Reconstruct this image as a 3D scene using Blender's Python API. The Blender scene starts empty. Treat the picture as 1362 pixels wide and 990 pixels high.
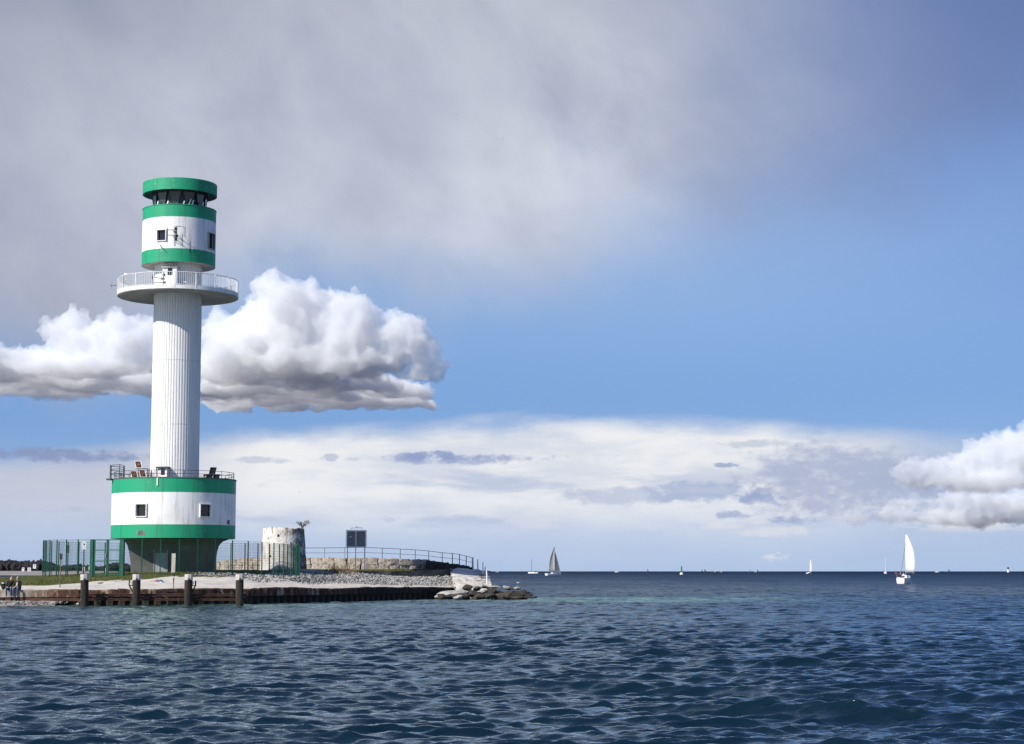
import bpy, bmesh, math, random
import numpy as np
from mathutils import Vector, Matrix, noise as mnoise
rnd = random.Random(7)
scene = bpy.context.scene
col = scene.collection
R = math.radians
# ------------------------------------------------------------------ camera
FPX = 2469.0                       # focal length in pixels of the 1362 px wide photograph
CAM_Z = 2.3
PITCH = math.atan(265.0 / FPX)
cam_d = bpy.data.cameras.new('camera')
cam = bpy.data.objects.new('camera', cam_d)
col.objects.link(cam)
cam_d.sensor_fit = 'HORIZONTAL'
cam_d.sensor_width = 36.0
cam_d.lens = 36.0 * FPX / 1362.0
cam_d.clip_start = 0.5
cam_d.clip_end = 60000.0
cam.location = (0, 0, CAM_Z)
cam.rotation_euler = (math.pi / 2 + PITCH, 0, 0)
scene.camera = cam
scene.render.resolution_x, scene.render.resolution_y = 1024, 744


def direction(px, py):
    x = (px - 681.0) / FPX
    y = (495.0 - py) / FPX
    c, s = math.cos(PITCH), math.sin(PITCH)
    return Vector((x, c - y * s, s + y * c))


def at(px, py, Y):
    """photo pixel -> world point at depth Y"""
    d = direction(px, py)
    t = Y / d.y
    return Vector((d.x * t, Y, CAM_Z + d.z * t))


def sky_xy(px, py):
    d = direction(px, py).normalized()
    return math.atan2(d.x, d.y) * FPX, math.asin(d.z) * FPX


def lin(r, g, b):
    f = lambda c: c / 12.92 if c <= 0.04045 else ((c + 0.055) / 1.055) ** 2.4
    return (f(r / 255), f(g / 255), f(b / 255), 1)


# ------------------------------------------------------------------ light
SUN_EL, SUN_AZ = R(36), R(-131)      # azimuth measured from +Y towards +X: behind the camera, to the left
SUN_DIR = Vector((math.sin(SUN_AZ) * math.cos(SUN_EL), math.cos(SUN_AZ) * math.cos(SUN_EL), math.sin(SUN_EL)))
sun_d = bpy.data.lights.new('sun', 'SUN')
sun_d.energy = 5.0
sun_d.angle = R(0.53)
sun_d.color = (1.0, 0.95, 0.88)
sun = bpy.data.objects.new('sun', sun_d)
col.objects.link(sun)
sun.rotation_euler = SUN_DIR.to_track_quat('Z', 'Y').to_euler()
scene.view_settings.view_transform = 'Standard'
scene.view_settings.look = 'None'
EXPO = 0.22
scene.view_settings.exposure = EXPO
scene.view_settings.gamma = 1.0
scene.view_settings.use_curve_mapping = False
scene.cycles.max_bounces = 14
scene.cycles.diffuse_bounces = 3
scene.cycles.glossy_bounces = 3
scene.cycles.volume_bounces = 14
scene.cycles.transparent_max_bounces = 12
scene.cycles.use_denoising = True


# ------------------------------------------------------------------ node helper
class S:
    """a node socket with arithmetic"""
    nt = None

    def __init__(self, s):
        self.s = s

    @staticmethod
    def op(o, *a, clamp=False):
        n = S.nt.nodes.new('ShaderNodeMath')
        n.operation = o
        n.use_clamp = clamp
        for i, v in enumerate(a):
            if isinstance(v, S):
                S.nt.links.new(v.s, n.inputs[i])
            else:
                n.inputs[i].default_value = v
        return S(n.outputs[0])

    def __add__(a, b): return S.op('ADD', a, b)
    __radd__ = __add__
    def __sub__(a, b): return S.op('SUBTRACT', a, b)
    def __rsub__(a, b): return S.op('SUBTRACT', b, a)
    def __mul__(a, b): return S.op('MULTIPLY', a, b)
    __rmul__ = __mul__
    def __truediv__(a, b): return S.op('DIVIDE', a, b)
    def __rtruediv__(a, b): return S.op('DIVIDE', b, a)


def mx(a, b): return S.op('MAXIMUM', a, b)
def mn(a, b): return S.op('MINIMUM', a, b)
def clamp(a): return S.op('ADD', a, 0.0, clamp=True)


def smooth(v, a, b, lo=0.0, hi=1.0):
    n = S.nt.nodes.new('ShaderNodeMapRange')
    n.interpolation_type = 'SMOOTHSTEP'
    for k, x in ((0, v), (1, a), (2, b), (3, lo), (4, hi)):
        if isinstance(x, S):
            S.nt.links.new(x.s, n.inputs[k])
        else:
            n.inputs[k].default_value = x
    return S(n.outputs[0])


def link(v, sock):
    if isinstance(v, S):
        S.nt.links.new(v.s, sock)
    else:
        sock.default_value = v


def vmath(o, *a):
    n = S.nt.nodes.new('ShaderNodeVectorMath')
    n.operation = o
    for i, v in enumerate(a):
        link(v, n.inputs[i])
    return S(n.outputs[0])


def vec(x, y, z):
    n = S.nt.nodes.new('ShaderNodeCombineXYZ')
    for i, v in enumerate((x, y, z)):
        link(v, n.inputs[i])
    return S(n.outputs[0])


def sep(v):
    n = S.nt.nodes.new('ShaderNodeSeparateXYZ')
    link(v, n.inputs[0])
    return S(n.outputs[0]), S(n.outputs[1]), S(n.outputs[2])


def noise(v, scale, detail=4.0, rough=0.5, dist=0.0, color=False, lac=2.0):
    n = S.nt.nodes.new('ShaderNodeTexNoise')
    link(v, n.inputs['Vector'])
    link(scale, n.inputs['Scale'])
    n.inputs['Detail'].default_value = detail
    n.inputs['Roughness'].default_value = rough
    n.inputs['Lacunarity'].default_value = lac
    n.inputs['Distortion'].default_value = dist
    return S(n.outputs['Color' if color else 'Fac'])


def voronoi(v, scale, feature='F1', detail=0.0, rough=0.5, smoothness=0.5, out='Distance'):
    n = S.nt.nodes.new('ShaderNodeTexVoronoi')
    n.feature = feature
    link(v, n.inputs['Vector'])
    n.inputs['Scale'].default_value = scale
    if 'Detail' in n.inputs:
        n.inputs['Detail'].default_value = detail
        n.inputs['Roughness'].default_value = rough
    if feature == 'SMOOTH_F1':
        n.inputs['Smoothness'].default_value = smoothness
    return S(n.outputs[out])


def mix(f, a, b, mode='MIX'):
    n = S.nt.nodes.new('ShaderNodeMix')
    n.data_type = 'RGBA'
    n.blend_type = mode
    n.clamp_factor = True
    link(f, n.inputs[0])
    link(a, n.inputs[6])
    link(b, n.inputs[7])
    return S(n.outputs[2])


def scale_col(c, f):
    return vmath('MULTIPLY', c, vec(f, f, f))


# ------------------------------------------------------------------ numpy noise
_g = np.random.default_rng(5)
_PERM = np.tile(_g.permutation(256), 3).astype(np.int32)
_GR = _g.normal(size=(256, 3)).astype(np.float32)
_GR /= np.linalg.norm(_GR, axis=1)[:, None]


def perlin(P):
    """gradient noise of an (n, 3) array"""
    P = np.asarray(P, np.float32)
    I = np.floor(P).astype(np.int32)
    F = P - I
    U = F * F * F * (F * (F * 6 - 15) + 10)
    I &= 255
    r = 0.0
    for dx in (0, 1):
        wx = U[:, 0] if dx else 1 - U[:, 0]
        for dy in (0, 1):
            wy = U[:, 1] if dy else 1 - U[:, 1]
            for dz in (0, 1):
                wz = U[:, 2] if dz else 1 - U[:, 2]
                h = _PERM[_PERM[_PERM[I[:, 0] + dx] + I[:, 1] + dy] + I[:, 2] + dz]
                g = _GR[h]
                r = r + wx * wy * wz * (g[:, 0] * (F[:, 0] - dx) + g[:, 1] * (F[:, 1] - dy) + g[:, 2] * (F[:, 2] - dz))
    return r


def nfbm(P, octaves=4, rough=0.5, billow=False):
    t, a = 0.0, 1.0
    P = np.asarray(P, np.float32)
    for _ in range(octaves):
        n = perlin(P)
        t = t + a * ((np.abs(n) * 2.2 - 0.55) if billow else n)
        P = P * 2.07 + np.array([11.3, 5.1, 7.7], np.float32)
        a *= rough
    return t


def unit_sphere(sub):
    bm = bmesh.new()
    bmesh.ops.create_icosphere(bm, subdivisions=sub, radius=1.0)
    v = np.array([tuple(x.co) for x in bm.verts])
    f = np.array([[x.index for x in p.verts] for p in bm.faces])
    bm.free()
    return v, f


SPH = {k: unit_sphere(k) for k in (1, 2, 3)}


# ------------------------------------------------------------------ sky
def build_world():
    w = bpy.data.worlds.new('World')
    scene.world = w
    w.use_nodes = True
    w.cycles.sampling_method = 'NONE'
    nt = w.node_tree
    S.nt = nt
    nt.nodes.clear()
    out = nt.nodes.new('ShaderNodeOutputWorld')
    bg = nt.nodes.new('ShaderNodeBackground')
    nt.links.new(bg.outputs[0], out.inputs[0])
    bg.inputs[1].default_value = SKY_STRENGTH
    sk = nt.nodes.new('ShaderNodeTexSky')
    sk.sky_type = 'NISHITA'
    sk.sun_disc = False
    sk.sun_elevation = SUN_EL
    sk.sun_rotation = SUN_AZ % (2 * math.pi)
    sk.air_density = 1.0
    sk.dust_density = 0.3
    sk.ozone_density = 2.0
    tc = nt.nodes.new('ShaderNodeTexCoord')
    d = S(tc.outputs['Generated'])
    x, y, z = sep(d)
    X = S.op('ARCTAN2', x, y) * FPX
    E = S.op('ARCSINE', z) * FPX
    aX = S.op('ABSOLUTE', X)
    K = 2 ** -EXPO / SKY_STRENGTH                       # cloud radiances below are what leaves the sky
    sky = vmath('MULTIPLY', S(sk.outputs[0]), (0.86, 0.84, 0.98))
    q = vmath('SCALE', d)
    q.s.node.inputs['Scale'].default_value = 24.69     # one unit = 100 photo pixels
    C = lambda r, g, b: tuple(c * K for c in lin(r, g, b)[:3]) + (1,)

    def aniso(sx, sz, skew=0.0, off=0.0):
        a, b, c = sep(q)
        return vec(a * sx + c * skew + off, b * sx, c * sz)

    sky = mix(smooth(X, 100.0, 900.0) * smooth(E, 160.0, 400.0) * 0.45, sky, C(78, 124, 196))
    # low pale haze belt
    cur = mix(smooth(E, 480.0, 210.0) * 0.70 * smooth(aX, 4200.0, 1300.0, 0.2, 1.0), sky, C(94, 148, 215))
    hz = smooth(E, 200.0, 0.0) * smooth(aX, 5200.0, 1500.0, 0.35, 1.0)
    cur = mix(hz * 0.92, cur, C(170, 194, 228))

    # ---- high grey veil
    wv = noise(aniso(0.25, 0.25), 1.0, 3, 0.5)
    st = noise(aniso(0.36, 0.34, 0.16), 1.0, 6, 0.52, 0.3)
    fine = noise(aniso(0.8, 0.7, 0.35), 1.0, 6, 0.55)
    # its lower edge, in pixels above the horizon, drops to the left
    edge = 378.0 + smooth(X, -150.0, 560.0) * 120.0 - smooth(X, -200.0, -600.0) * 95.0
    h = E - edge + (wv - 0.5) * 300.0 + (st - 0.5) * 150.0 + (fine - 0.5) * 130.0
    va = smooth(h, -80.0, 150.0)
    thin = smooth(X, 60.0, 640.0)
    va = va * (1.0 - thin * 0.30)
    # it is a bank ahead: to the sides and far above the sky is clear
    va = va * smooth(aX, 2300.0, 900.0)
    va = va * (1.0 - smooth(E, 800.0, 1300.0) * smooth(wv, 0.22, 0.50) * 0.92)
    vc = mix(smooth(st * 0.7 + fine * 0.3, 0.30, 0.66), C(170, 178, 198), C(214, 218, 230))
    vc = mix(smooth(wv * 0.5 + fine * 0.5, 0.42, 0.66) * 0.5, vc, C(148, 158, 184))
    vc = mix(smooth(E, 500.0, 900.0) * (0.32 + smooth(X, -150.0, -620.0) * 0.36), vc, C(132, 139, 155))
    vc = mix(smooth(X, -300.0, -700.0) * 0.45, vc, C(140, 147, 172))
    vc = mix(thin * 0.85, vc, C(100, 121, 174))
    vc = mix(smooth(X, 330.0, 800.0) * smooth(E, 330.0, 800.0) * 0.65, vc, C(84, 101, 148))
    cur = mix(va, cur, vc)

    # ---- pale layer low over the horizon
    la = noise(aniso(0.35, 1.4), 1.0, 6, 0.55)
    lb = noise(aniso(0.8, 3.2, 0, 7.0), 1.0, 7, 0.58)
    bow = X - 70.0
    top = mx(207.0 - bow * bow * 0.0001, 150.0)
    hl = top - E + (la - 0.5) * 26.0 + (lb - 0.5) * 30.0
    lay = smooth(hl, -4.0, 34.0)
    lay = lay * (0.25 + 0.75 * smooth(E, -15.0, 75.0))
    lay = lay * smooth(aX, 3200.0, 1300.0)
    lay = lay * (0.97 - smooth(X, 350.0, 720.0) * 0.34)
    lc = mix(smooth(la * 0.55 + lb * 0.45, 0.40, 0.60), C(214, 220, 232), C(241, 241, 242))
    lc = mix(smooth(X, -300.0, -520.0) * 0.75, lc, C(186, 192, 210))
    lc = mix(smooth(X, 300.0, 560.0) * 0.6, lc, C(178, 192, 218))
    lc = mix(smooth(E, 120.0, 30.0) * 0.75, lc, C(184, 201, 229))
    cur = mix(lay, cur, lc)
    # blue-grey patches in it
    pb = noise(aniso(0.45, 2.1, 0, 3.3), 1.0, 7, 0.57, 0.2)
    band = smooth(E, 40.0, 75.0) * smooth(E, 155.0, 115.0)
    cur = mix(smooth(pb, 0.50, 0.66) * band * 0.55, cur, C(160, 178, 212))
    pw = noise(aniso(0.6, 3.0, 0, 11.3), 1.0, 7, 0.6, 0.1)
    band2 = smooth(E, 45.0, 60.0) * smooth(E, 100.0, 75.0) * smooth(X, -60.0, 120.0)
    cur = mix(smooth(pw, 0.52, 0.62) * band2 * 0.8, cur, C(222, 224, 230))

    # ---- long dark slivers and one small pale puff
    wn = noise(aniso(1.2, 3.0), 1.0, 6, 0.6)
    wn2 = noise(aniso(4.5, 8.0), 1.0, 5, 0.62)

    def sliver(px, py, rx, ry, c, amt, e0=-0.1, e1=0.9):
        cx, ce = sky_xy(px, py)
        ux = (X - cx) / rx
        ue = (E - ce) / ry
        f = 1.0 - ux * ux - ue * ue + (wn - 0.5) * 2.6 + (wn2 - 0.5) * (2.2 + 50.0 / rx)
        return mix(smooth(f, e0, e1) * amt, cur, c)
    cur = sliver(630, 611, 112, 9, C(152, 166, 204), 0.9)
    cur = sliver(580, 606, 40, 7, C(146, 160, 200), 0.85)
    cur = sliver(60, 605, 150, 11, C(138, 152, 190), 0.9)
    cur = sliver(438, 609, 13, 6, C(165, 178, 208), 0.6)
    cur = sliver(472, 611, 16, 3, C(180, 190, 214), 0.5)
    cur = sliver(965, 619, 15, 4, C(150, 165, 200), 0.8)
    cur = sliver(1010, 590, 50, 6, C(188, 198, 216), 0.7)
    cur = sliver(350, 612, 45, 5, C(180, 190, 212), 0.6)
    cur = sliver(522, 691, 20, 5, C(176, 190, 216), 0.4)
    cur = sliver(940, 655, 90, 16, C(158, 175, 210), 0.7)
    cur = sliver(830, 660, 90, 14, C(172, 186, 214), 0.6)
    cur = sliver(1130, 642, 150, 52, C(166, 177, 206), 0.80, -0.2, 1.0)
    cur = sliver(1000, 664, 40, 8, C(150, 166, 204), 0.7)
    cur = sliver(975, 685, 24, 7, C(152, 168, 205), 0.7)
    cur = sliver(1060, 692, 40, 6, C(152, 166, 203), 0.7)
    cur = sliver(1030, 707, 70, 8, C(220, 223, 230), 0.7)
    cur = sliver(1032, 740, 24, 8, C(214, 219, 230), 0.9)

    # below the horizon the sky goes on as the sea's far haze
    link(cur, bg.inputs[0])


SKY_STRENGTH = 0.1
build_world()


# ------------------------------------------------------------------ materials
MATS = {}


def new_mat(name):
    m = bpy.data.materials.new(name)
    m.use_nodes = True
    nt = m.node_tree
    S.nt = nt
    bsdf = nt.nodes['Principled BSDF']
    MATS[name] = m
    return m, nt, bsdf


def obj_coord():
    n = S.nt.nodes.new('ShaderNodeTexCoord')
    return S(n.outputs['Object'])


def world_pos():
    n = S.nt.nodes.new('ShaderNodeNewGeometry')
    return S(n.outputs['Position'])


def bump(h, strength, distance, normal=None):
    n = S.nt.nodes.new('ShaderNodeBump')
    link(strength, n.inputs['Strength'])
    n.inputs['Distance'].default_value = distance
    link(h, n.inputs['Height'])
    if normal is not None:
        link(normal, n.inputs['Normal'])
    return S(n.outputs[0])


# ------------------------------------------------------------------ sea
def build_sea():
    # polar sheet round the boat, fine in front of it, out to the horizon
    rr = [4.0]
    while rr[-1] < 32000:
        r = rr[-1]
        if r < 18: s = 0.35
        elif r < 62: s = 0.062 + (r - 18) * 0.0015
        elif r < 150: s = 0.128 + (r - 62) * 0.0012
        elif r < 420: s = 0.235 + (r - 150) * 0.007
        else: s = r * 0.05
        rr.append(r + s)
    rr = np.array(rr)
    th = list(np.arange(-20.0, 20.001, 0.09))
    a = 20.0
    side = []
    while a < 175:
        a += min(0.3 + (a - 20) * 0.12, 6.0)
        side.append(min(a, 179.0))
    th = np.radians(np.array([-v for v in side[::-1]] + th + side))
    nr, nt_ = len(rr), len(th)
    RR, TT = np.meshgrid(rr, th, indexing='ij')
    x0, y0 = RR * np.sin(TT), RR * np.cos(TT)
    x0, y0 = x0.astype(np.float32), y0.astype(np.float32)
    dr = np.gradient(rr)[:, None] * np.ones_like(TT)
    dt = np.gradient(th)[None, :] * RR
    cell = np.maximum(dr, np.abs(dt)).astype(np.float32)
    g = np.random.default_rng(11)
    dx = np.zeros_like(x0); dy = np.zeros_like(x0); dz = np.zeros_like(x0)
    # short steep wind sea, running roughly towards the boat and to the right
    lam = np.exp(np.linspace(math.log(0.26), math.log(5.0), 96))
    gust = 0.75 + 0.5 * (np.sin(x0 * 0.11 + 0.05 * y0 + 1.0) * np.sin(y0 * 0.045 - x0 * 0.03 + 2.0) * 0.5 + 0.5)
    for L in lam:
        k = 2 * math.pi / L
        ang = -math.pi / 2 - 0.22 + g.normal(0, 0.50)
        kx, ky = k * math.cos(ang), k * math.sin(ang)
        slope = 0.076 if L < 0.5 else 0.076 * (0.5 / L) ** 1.12
        amp = slope / k
        ph = g.uniform(0, 6.28)
        damp = np.clip((L / cell - 2.2) / 2.0, 0, 1)
        rows = np.nonzero(damp.max(1) > 0)[0]
        cols = np.nonzero(damp.max(0) > 0)[0]
        if not len(rows):
            continue
        sl = (slice(rows[0], rows[-1] + 1), slice(cols[0], cols[-1] + 1))
        arg = kx * x0[sl] + ky * y0[sl] + ph
        w = amp * damp[sl] * gust[sl]
        dz[sl] += w * np.cos(arg)
        sn = 0.9 * w * np.sin(arg)
        dx[sl] -= sn * math.cos(ang)
        dy[sl] -= sn * math.sin(ang)
    # a boat's wake crossing the foreground on the right
    for (cx, cy, ang, L, A, wl, wt) in ((5.0, 30.2, -2.16, 2.2, 0.20, 1.3, 2.8), (3.4, 36.5, -2.05, 3.4, 0.11, 2.2, 5.0),
                                        (9.5, 33.5, -1.9, 3.2, 0.08, 3.0, 3.5), (4.0, 48, -1.9, 4.0, 0.07, 4.5, 8.0)):
        u = (x0 - cx) * math.cos(ang) + (y0 - cy) * math.sin(ang)
        v = -(x0 - cx) * math.sin(ang) + (y0 - cy) * math.cos(ang)
        env = np.exp(-(u / wl) ** 2 - (v / wt) ** 2)
        arg = 2 * math.pi * u / L
        dz += A * env * np.cos(arg)
        dx -= 0.9 * A * env * np.sin(arg) * math.cos(ang)
        dy -= 0.9 * A * env * np.sin(arg) * math.sin(ang)
    co = np.stack([x0 + dx, y0 + dy, dz], -1).reshape(-1, 3)
    i = np.arange(nr - 1)[:, None] * nt_ + np.arange(nt_ - 1)[None, :]
    quads = np.stack([i, i + 1, i + nt_ + 1, i + nt_], -1).reshape(-1, 4)
    # close the sheet behind the boat and under it
    j = np.arange(nr - 1) * nt_
    back = np.stack([j + nt_ - 1, j, j + nt_, j + 2 * nt_ - 1], -1)
    quads = np.concatenate([quads, back])
    nv = len(co)
    co = np.concatenate([co, [[0, 0, 0]]])
    kk = np.arange(nt_)
    tris = np.stack([np.full(nt_, nv), (kk + 1) % nt_, kk], -1)
    me = bpy.data.meshes.new('sea')
    me.vertices.add(len(co))
    me.vertices.foreach_set('co', co.astype(np.float32).ravel())
    loops = np.concatenate([quads.ravel(), tris.ravel()])
    me.loops.add(len(loops))
    me.loops.foreach_set('vertex_index', loops.astype(np.int32))
    st = np.concatenate([np.arange(len(quads)) * 4, len(quads) * 4 + np.arange(len(tris)) * 3])
    me.polygons.add(len(st))
    me.polygons.foreach_set('loop_start', st.astype(np.int32))
    me.polygons.foreach_set('use_smooth', np.ones(len(st), dtype=bool))
    me.update(calc_edges=True)
    me.validate()
    o = bpy.data.objects.new('sea', me)
    col.objects.link(o)
    o['kind'] = 'structure'
    # material
    m, nt, b = new_mat('sea_water')
    p = world_pos()
    px, py, pz = sep(p)
    dist = vmath('LENGTH', p)
    dist = S(dist.s.node.outputs['Value'])
    n1 = noise(vec(px * 0.8, py * 1.0, pz), 5.5, 5, 0.6, 0.5)
    n2 = noise(vec(px * 0.55, py * 1.0, 3.0), 0.75, 5, 0.58, 0.5)
    n3 = noise(vec(px * 0.35, py * 0.8, 9.0), 0.14, 4, 0.6, 0.4)
    geo = nt.nodes.new('ShaderNodeNewGeometry')
    nrm = bump(n1, smooth(dist, 20.0, 140.0, 0.46, 0.6), 0.06, S(geo.outputs['Normal']))
    # farther out the sheet is too coarse for the wavelets: tilt its normal by them instead
    r1, r2, r3 = sep(noise(vec(px * 0.8, py * 0.5, 1.0), 1.0, 4, 0.6, color=True))
    r4, r5, r6 = sep(noise(vec(px * 1.0, py * 0.13, 4.0), 1.0, 4, 0.65, color=True))
    r7, r8, r9 = sep(noise(vec(px * 0.28, py * 0.012, 8.0), 1.0, 5, 0.65, color=True))
    amt = smooth(dist, 90.0, 320.0) * 0.8
    wide = smooth(dist, 70.0, 190.0) * 1.7
    vast = smooth(dist, 200.0, 600.0) * 1.5
    tilt = vec(((r1 - 0.5) * amt + (r4 - 0.5) * wide) * 0.5, (r2 - 0.5) * amt + (r5 - 0.5) * wide + (r8 - 0.5) * vast, 0.0)
    nrm = vmath('NORMALIZE', vmath('ADD', nrm, tilt))
    nt.nodes.remove(b)
    out = nt.nodes['Material Output']
    fr = nt.nodes.new('ShaderNodeFresnel')
    fr.inputs['IOR'].default_value = 1.333
    link(nrm, fr.inputs['Normal'])
    f = S(fr.outputs[0])
    # a rough sea never mirrors fully: facets seen at a grazing angle lean towards the eye
    gust = noise(vec(px * 0.3, py * 0.12, 5.0), 0.10, 4, 0.6)
    cap = 1.0 * S.op('POWER', 30.0 / mx(dist, 30.0), 0.58) * smooth(gust, 0.3, 0.7, 0.8, 1.2)
    f = mn(f, cap)
    gl = nt.nodes.new('ShaderNodeBsdfGlossy')
    gl.inputs['Color'].default_value = (0.80, 0.93, 1, 1)
    link(smooth(dist, 40.0, 600.0, 0.03, 0.2), gl.inputs['Roughness'])
    link(nrm, gl.inputs['Normal'])
    df = nt.nodes.new('ShaderNodeBsdfDiffuse')
    # shallow, milky green water off the rocks and along the quay
    sx = (px - 8.0) / 20.0
    sy = (py - 152.0) / 19.0
    sh = smooth(1.0 - sx * sx - sy * sy + (n2 - 0.5) * 1.6, 0.0, 1.0)
    qx = (px + 20.0) / 26.0
    qy = (py - 126.0) / 9.0
    sh2 = smooth(1.0 - qx * qx - qy * qy + (n2 - 0.5) * 1.2, 0.0, 1.0)
    sh = mx(sh, sh2 * 0.6)
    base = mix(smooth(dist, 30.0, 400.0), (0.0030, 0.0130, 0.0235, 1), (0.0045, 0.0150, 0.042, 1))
    sh = sh * smooth(noise(vec(px * 0.5, py * 0.09, 2.0), 1.0, 5, 0.65), 0.38, 0.66, 0.25, 1.0)
    base = mix(sh * 0.9, base, (0.15, 0.27, 0.21, 1))
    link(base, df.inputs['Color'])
    ms = nt.nodes.new('ShaderNodeMixShader')
    link(f, ms.inputs[0])
    nt.links.new(df.outputs[0], ms.inputs[1])
    nt.links.new(gl.outputs[0], ms.inputs[2])
    nt.links.new(ms.outputs[0], out.inputs[0])
    me.materials.append(m)
    return o


build_sea()


# ------------------------------------------------------------------ cumulus clouds
def cloud_material(name, density):
    m, nt, b = new_mat(name)
    nt.nodes.remove(b)
    v = nt.nodes.new('ShaderNodeVolumeScatter')
    v.inputs['Color'].default_value = (0.905, 0.954, 0.999, 1)      # aerial haze and bluish shade put into the droplets' colour
    v.inputs['Density'].default_value = density
    v.inputs['Anisotropy'].default_value = 0.0
    nt.links.new(v.outputs[0], nt.nodes['Material Output'].inputs['Volume'])
    return m


def remesh(me, ob, voxel):
    ob.data = me
    md = ob.modifiers.new('remesh', 'REMESH')
    md.mode = 'VOXEL'
    md.voxel_size = voxel
    dg = bpy.context.evaluated_depsgraph_get()
    me2 = bpy.data.meshes.new_from_object(ob.evaluated_get(dg))
    ob.modifiers.clear()
    ob.data = me2
    bpy.data.meshes.remove(me)
    return me2


def cloud(label, puffs, D, base_py, seed, mat, voxel, flat=1.0, bumps=20, slabs=()):
    """puffs: (px, py, rx, ry) seen in the photograph, a cloud of real size at distance D"""
    r = random.Random(seed)
    px2m = D / FPX
    base_z = at(681, base_py, D).z
    VV, FF, cnt = [], [], [0]

    def ell(c, sx, sy, sz, sub=3):
        v, f = SPH[sub]
        VV.append(v * np.array((sx, sy, sz)) + np.array(c))
        FF.append(f + cnt[0])
        cnt[0] += len(v)

    def ball(c, rad, sub=2):
        if c.z > base_z - rad * 0.2:
            ell(c, rad, rad, rad, sub)
    for (px, py, rx, ry) in puffs:
        c0 = at(px, py, D + r.uniform(-0.25, 0.25) * rx * px2m)
        rx, ry = rx * px2m, ry * px2m
        dep = 0.45 * rx + 0.45 * ry
        ell(c0, rx * 0.86, dep * 0.86, ry * 0.86)
        n = int(bumps * max(1.0, rx / ry))
        for j in range(n):
            d = Vector((r.gauss(0, 1), r.gauss(-0.5, 0.8), r.gauss(0.4, 0.9))).normalized()
            r2 = ry * r.uniform(0.16, 0.40)
            c2 = c0 + Vector((d.x * rx, d.y * dep, d.z * ry)) * r.uniform(0.74, 0.9)
            ball(c2, r2)
            for i in range(6):
                d2 = (d * 0.8 + Vector((r.gauss(0, 1), r.gauss(-0.2, 1), r.gauss(0.2, 1))).normalized()).normalized()
                ball(c2 + d2 * r2 * 0.88, r2 * r.uniform(0.25, 0.5), 1)
    for (px, rx, dd, dep) in slabs:             # the flat base runs back under the towers
        c0 = at(px, base_py, D + dd)
        c0.z = base_z
        rx *= px2m
        for k in range(34):
            u, v = r.uniform(-0.8, 0.8), r.uniform(-0.8, 0.8)
            ell(c0 + Vector((u * rx * 1.15, v * dep, 0)), rx * 0.30, dep * 0.30, r.uniform(26, 60) * px2m * (1.05 - 0.8 * u * u))
    # flat base
    A = np.concatenate(VV)
    A[:, 2] = np.where(A[:, 2] < base_z, base_z + (A[:, 2] - base_z) * 0.12, A[:, 2])
    me = bpy.data.meshes.new('cloud')
    T = np.concatenate(FF)
    me.vertices.add(len(A)); me.vertices.foreach_set('co', A.astype(np.float32).ravel())
    me.loops.add(T.size); me.loops.foreach_set('vertex_index', T.astype(np.int32).ravel())
    me.polygons.add(len(T)); me.polygons.foreach_set('loop_start', (np.arange(len(T)) * 3).astype(np.int32))
    me.update(calc_edges=True)
    tmp = bpy.data.objects.new('cloud', me)
    col.objects.link(tmp)
    me2 = remesh(me, tmp, voxel)
    nv = len(me2.vertices)
    co = np.empty(nv * 3, np.float32); me2.vertices.foreach_get('co', co); co = co.reshape(-1, 3)
    no = np.empty(nv * 3, np.float32); me2.vertices.foreach_get('normal', no); no = no.reshape(-1, 3)
    off = nfbm(co / (36 * px2m), 5, 0.62, True) * 9.0 * px2m
    low = np.clip((co[:, 2] - base_z) / (26 * px2m), 0, 1)[:, None]
    off += nfbm(co / (15 * px2m) + 31.0, 4, 0.66) * 6.5 * px2m        # frayed edges
    co = co + no * off[:, None] * (0.45 + 0.55 * low)
    # ragged underside
    co[:, 2] += (nfbm(co * np.array([1, 1, 0]) / (70 * px2m), 4, 0.55) * 15 * px2m) * (1 - low[:, 0])
    me2.vertices.foreach_set('co', co.astype(np.float32).ravel())
    me2.update()
    me2 = remesh(me2, tmp, voxel * 0.72)
    me2.polygons.foreach_set('use_smooth', np.ones(len(me2.polygons), dtype=bool))
    me2.update()
    me2.materials.clear()
    me2.materials.append(mat)
    tmp['label'] = label
    tmp['category'] = 'cloud'
    tmp['group'] = 'cumulus clouds over the sea'
    # origin at the base of the cloud
    ctr = Vector(np.append(co[:, :2].mean(0), base_z))
    me2.transform(Matrix.Translation(-ctr))
    tmp.location = ctr
    return tmp


dense = cloud_material('cloud_dense', 0.015)
thinner = cloud_material('cloud_soft', 0.013)
far_soft = cloud_material('cloud_far', 0.0062)
cloud('large white cumulus with a dark flat base, right of the lighthouse column',
      [(382, 428, 60, 66), (455, 444, 64, 60), (535, 448, 44, 46), (318, 458, 58, 56), (430, 482, 140, 30), (300, 486, 64, 30), (566, 478, 30, 22), (588, 488, 20, 10), (556, 505, 46, 12)],
      9200, 506, 3, dense, 8, slabs=[(428, 140, 900, 800), (330, 70, 1000, 800)])
cloud('softer grey white cumulus bank left of the lighthouse column',
      [(100, 452, 44, 46), (160, 462, 52, 48), (30, 482, 56, 26), (-60, 475, 90, 34), (110, 490, 110, 20), (215, 465, 44, 48)],
      9800, 503, 5, thinner, 10, slabs=[(80, 150, 600, 500)])
cloud('bright cumulus heap at the right edge above the horizon',
      [(1348, 602, 58, 34), (1300, 612, 46, 26), (1250, 622, 40, 20), (1208, 626, 28, 19), (1225, 640, 44, 14), (1310, 640, 90, 20), (1400, 600, 60, 40), (1480, 615, 70, 44)],
      20000, 676, 8, far_soft, 13, bumps=26)
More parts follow.
